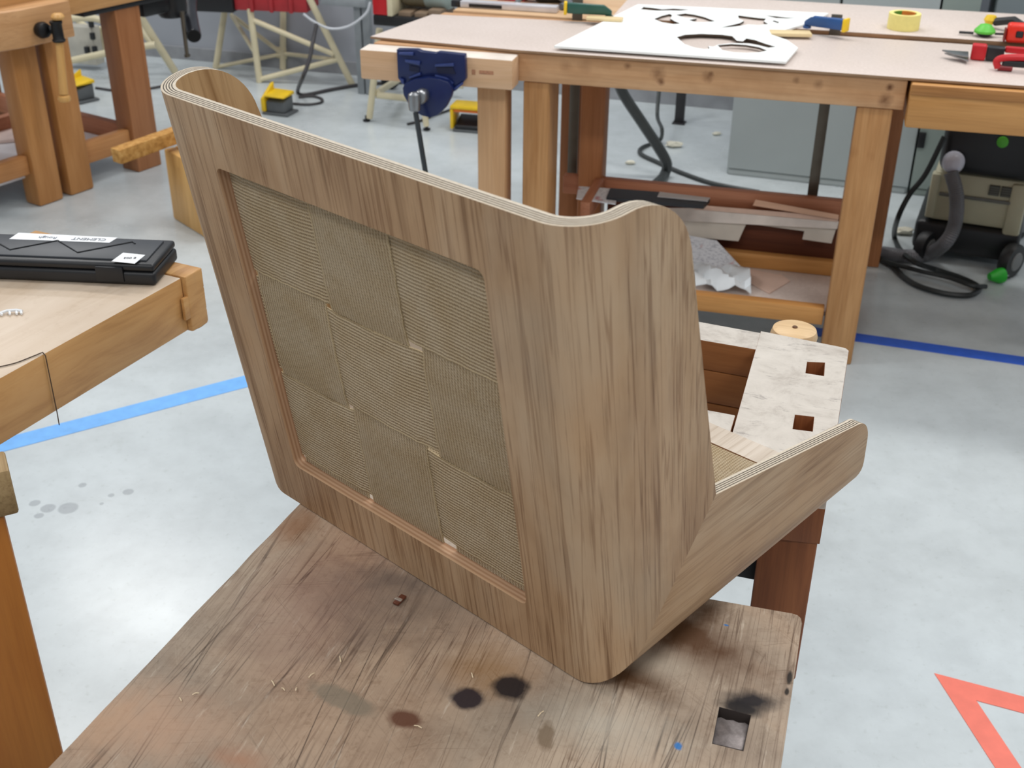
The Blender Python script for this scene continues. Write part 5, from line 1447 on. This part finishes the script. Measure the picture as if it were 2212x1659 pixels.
# ------------------------------------------------------------------ grey cabinets
c0_, c1_ = px(1567, 376), px(1927, 416)
cdv = (c1_ - c0_).normalized(); cyw = math.atan2(cdv.y, cdv.x)
KC = Frame(c0_, cyw)
def cpl(x, y, ly=0.0):
    r = KC.m.to_3x3().inverted() @ _ray(x, y); c = KC.i @ Vector((0, 0, CAM_H)); return c + r * ((ly - c.y) / r.y)
cabm = plain('grey_green_steel', (186, 194, 194), .45, var=.04, sc_=3)
cabm2 = plain('blue_grey_steel', (128, 138, 142), .45, var=.04, sc_=3)
cabd = plain('cabinet_seam', (70, 76, 78), .6)
xs = [cpl(1575, 300).x, cpl(1960, 380).x + .02]
wdt = (xs[1] - xs[0])
ct_h = 1.95
def cabinet(label, x0, x1, mat, split, handle):
    t = thing('cabinet', label, 'cabinet', KC.Wd((x0 + x1) / 2, 0, 0), cyw, 'grey steel cabinets behind the right bench')
    h = (x1 - x0) / 2
    bm = B(); box(bm, -h + .001, h - .001, .012, .45, .0005, ct_h, .004); obj('body', bm, mat, t)
    bm = B(); box(bm, -h + .01, h - .01, .002, .0115, .0005, .026, .001); obj('plinth', bm, mat, t)
    for a, b in split:
        bm = B(); box(bm, a + .004, b - .004, -.006, .0115, .03, ct_h - .02, .003); d = obj('door', bm, mat, t)
        if handle:
            hx = cpl(1991, 300).x - (x0 + x1) / 2
            bm = B(); box(bm, hx - .014, hx + .014, -.016, -.0065, cpl(1991, 318).z, cpl(1991, 284).z, .003); obj('handle', bm, black_pl, d)
    return t
xa = xs[0]; xb = cpl(1815, 15).x; 
cabinet('pale grey steel cabinet behind the cut-out board and blue clamp', xa, xb, cabm, [(-(xb - xa) / 2, (xb - xa) / 2)], False)
xc = cpl(2030, 20).x
cabinet('pale grey steel cabinet behind the masking tape roll', xb + .006, xc, cabm, [(-(xc - xb) / 2, (xc - xb) / 2)], True)
xd = cpl(2118, 20).x
cabinet('narrow grey green steel cabinet right of the masking tape roll', xc + .006, xd, plain('darker_grey_green', (150, 162, 156), .45, var=.04), [(-(xd - xc) / 2, (xd - xc) / 2)], False)
xe = xd + .9
cabinet('blue grey steel cabinet at the far right behind the red tape measure', xd + .05, xe, cabm2, [(-(xe - xd - .05) / 2, -.15), (-.15, (xe - xd - .05) / 2)], False)
pp = cpl(1650, 0, -.03); 
for x in (1822,):
    p = KC.L(pd(x, 10, KC.Wd(cpl(x, 10).x, -.03, 0).y)); 
# clutter on the wall side at the top, left of the cabinets
bxz = thing('cable_duct', 'dark vertical steel bar hanging beside the grey cabinets', 'bar', px(1467, 266, 0) , YAW)
h_ = pd(1467, 262, bxz.location.y).z
bm = B(); box(bm, -.022, .022, -.012, .012, .0005, .9, .002); obj('bar', bm, plain('dark_bar', (46, 44, 46), .5), bxz)
bm = B(); box(bm, -.05, .05, -.03, .03, .0005, .006, .001); bxz_f = obj('base_plate', bm, plain('dark_bar', (46, 44, 46), .5), bxz)
for v in bxz_f.data.vertices: v.co.x *= .6
# bench scraps on the floor
scr = plain('pale_scrap', (226, 222, 204), .8)
for i, (x, y, s, lab_) in enumerate([(1455, 318, .05, 'whitish paper scrap on the floor under the right bench'), (1361, 355, .03, 'yellowish scrap on the floor under the right bench, near the hose'), (1548, 292, .03, 'white scrap on the floor left of the grey cabinet'), (1950, 506, .05, 'pale wood shaving on the floor left of the vacuum')]):
    p = px(x, y); rnd = random.Random(i + 5)
    bm = B(); bmesh.ops.create_icosphere(bm, subdivisions=2, radius=s * .8)
    for v in bm.verts:
        v.co *= rnd.uniform(.7, 1.15); v.co.z *= .35; v.co.y *= .6
    mz = min(v.co.z for v in bm.verts)
    for v in bm.verts: v.co.z -= mz - .0005
    o = obj('scrap', bm, scr, None, 20); o.location = p; tag(o, lab_, 'scrap')
# hose and cable under the right bench
hose_m = plain('dark_hose', (56, 60, 60), .45)
hy = px(1440, 384).y
cord('vacuum_hose', [pd(1328, 150, hy), pd(1345, 200, hy), pd(1385, 262, hy), pd(1420, 315, hy), pd(1440, 352, hy), pd(1436, 376, hy), px(1424, 392, .026), px(1400, 408, .026)], .022, hose_m, 'thick dark hose hanging under the right bench to the floor', 'hose')
cord('cord', [pd(1424, 190, hy + .7), pd(1420, 250, hy + .6), pd(1430, 280, hy + .4), px(1424, 304, .010), px(1388, 318, .010), px(1384, 332, .010), px(1420, 350, .010), px(1470, 372, .010), px(1540, 396, .010), px(1640, 415, .010)], .009, hose_m, 'dark power cord looping on the floor under the right bench')

# ------------------------------------------------------------------ dust extractor at the right
v0 = px(1985, 560, 0); v1 = px(2190, 592, 0)
vdv = (v1 - v0).normalized(); vyw = math.atan2(vdv.y, vdv.x) 
VF = Frame(v0, vyw)
def vpl(x, y, ly=0.0):
    r = VF.m.to_3x3().inverted() @ _ray(x, y); c = VF.i @ Vector((0, 0, CAM_H)); return c + r * ((ly - c.y) / r.y)
vc = thing('dust_extractor', 'cream and black workshop dust extractor on wheels under the right bench', 'vacuum', v0, vyw)
vcream = plain('vacuum_cream', (196, 192, 164), .45, var=.04)
vgrey = plain('vacuum_grey', (110, 110, 104), .5)
x0, x1 = vpl(1992, 470).x, vpl(2188, 470).x + .02
zb0, zb1, zm, ztp = vpl(2080, 560).z, vpl(2080, 488).z, vpl(2080, 378).z, vpl(2080, 290).z + .06
zb0 = max(zb0, .035)
bm = B(); box(bm, x0 - .02, x1 + .02, 0, .42, zb0, zb1, .02, 3); obj('black_chassis', bm, black_pl, vc)
bm = B(); prism(bm, [(x0 + .012, .012), (x1 - .0, .012), (x1 - .0, .40), (x0 + .012, .40)], zb1 + .0005, zm, .018); obj('cream_bin', bm, vcream, vc)
sm = zb1 + (zm - zb1) * .56
bm = B(); box(bm, x0 + .04, x1 - .03, .004, .0115, sm - .006, sm + .006, .002); obj('bin_seam', bm, vgrey, vc)
bm = B(); box(bm, x0 + .006, x0 + .035, .004, .05, zb1 + .01, zm - .01, .006); obj('corner_post', bm, vcream, vc)
bm = B(); box(bm, x1 - .045, x1 + .012, .002, .05, zb1 - .02, zm - .01, .012); obj('corner_post', bm, vcream, vc)
gq = vpl(2158, 413, .008)
for k, dx in enumerate((-.032, .006)):
    bm = B(); box(bm, gq.x + dx, gq.x + dx + .034, .006, .0115, gq.z - .018, gq.z + .018, .001); g = obj('vent', bm, plain('vent_dark', (70, 70, 62), .6), vc)
    for j in range(4):
        bm = B(); z = gq.z - .014 + j * .008; box(bm, gq.x + dx + .002, gq.x + dx + .032, .0045, .0059, z, z + .003, 0); obj('vent_slat', bm, vgrey, g)
bm = B(); box(bm, x0 + .02, x1 + .03, -.012, .42, zm + .0005, ztp, .035, 4); obj('black_head', bm, black_pl, vc)
kn_ = vpl(2166, 306, -.014)
bm = B(); lathe(bm, [(.018, 0), (.018, .012), (.012, .016)], 16, M=Matrix.Translation((kn_.x, -.0125, kn_.z)) @ Matrix.Rotation(R_(90), 4, 'X')); obj('green_knob', bm, plain('bright_green', (92, 190, 62), .45), vc)
for (x, y, yy, rr) in ((2000, 535, .0, .055), (2185, 560, -.03, .06), (2000, 535, .36, .055), (2185, 560, .36, .06)):
    p = vpl(x, y, yy); 
    M = Matrix.Translation((p.x, yy, rr + .0005)) @ Matrix.Rotation(R_(62), 4, 'Z') @ Matrix.Rotation(R_(90), 4, 'X')
    bm = B(); lathe(bm, [(rr * .6, -.02), (rr * .95, -.018), (rr, -.008), (rr, .008), (rr * .95, .018), (rr * .6, .02)], 24, M=M); wl = obj('wheel', bm, plain('wheel_black', (30, 31, 33), .5), vc)
    bm = B(); lathe(bm, [(rr * .55, .0202), (rr * .5, .024), (rr * .2, .026)], 20, M=M); obj('hub_cap', bm, plain('wheel_hub_grey', (118, 120, 120), .45), wl)
cq = vpl(2059, 352, -.05)
bm = B(); lathe(bm, [(.030, -.036), (.036, -.02), (.036, .005), (.028, .024), (.016, .032)], 20, M=Matrix.Translation((cq.x, -.05, cq.z)) @ Matrix.Rotation(R_(90), 4, 'X')); obj('hose_connector', bm, plain('white_grey_plastic', (206, 208, 222), .35), vc)
hpts = [VF.Wd(cq.x, -.075, cq.z - .025), VF.Wd(*vpl(2066, 420, -.095)), VF.Wd(*vpl(2064, 478, -.10)), VF.Wd(*vpl(2044, 522, -.11)), px(2004, 549, .03), px(1955, 553, .025), px(1905, 546, .025), px(1850, 540, .025)]
hp2 = catmull(hpts, 24)
bm = B(); tube(bm, hp2, [.023 + (.0018 if i % 2 else 0) for i in range(len(hp2))], 14)
tag(obj('suction_hose', bm, plain('ribbed_grey_hose', (112, 112, 116), .45), None), 'grey ribbed suction hose curling from the dust extractor to the floor', 'hose')
cblm = plain('black_cable', (34, 38, 38), .45)
cord('cord', [VF.Wd(*vpl(2040, 295, -.03)), VF.Wd(*vpl(2000, 375, -.06)), VF.Wd(*vpl(1965, 420, -.08)), VF.Wd(*vpl(1940, 470, -.08)), px(1932, 510, .012), px(1945, 540, .012), px(1975, 566, .062), px(2020, 582, .012), px(2075, 600, .012), px(2110, 617, .012), px(2113, 628, .012), px(2090, 638, .012), px(2040, 634, .012), px(1985, 618, .012), px(1952, 598, .012), px(1930, 575, .012), px(1900, 558, .012)], .0095, cblm, 'black power cable hanging from the dust extractor and looping on the floor', n=10)
cord('cord', [px(1905, 562, .030), px(1945, 574, .030), px(1990, 586, .0305), px(2050, 600, .0305), px(2100, 617, .0305), px(2130, 619, .020)], .008, cblm, 'second strand of black cable ending in the green plug')
gp_ = px(2150, 612, 0)
pg = thing('plug', 'bright green power plug lying on the floor right of the cable loop', 'plug', gp_, R_(15))
bm = B(); lathe(bm, [(.012, -.03), (.018, -.015), (.026, .005), (.026, .022), (.02, .026)], 16, M=Matrix.Translation((0, 0, .0275)) @ Matrix.Rotation(R_(90), 4, 'Y')); obj('plug_body', bm, plain('plug_green', (36, 170, 44), .4), pg)
for s in (-1, 1):
    bm = B(); tube(bm, [(.0262, s * .008, .0275), (.04, s * .008, .0275)], .0025, 8); obj('pin', bm, steel, pg)
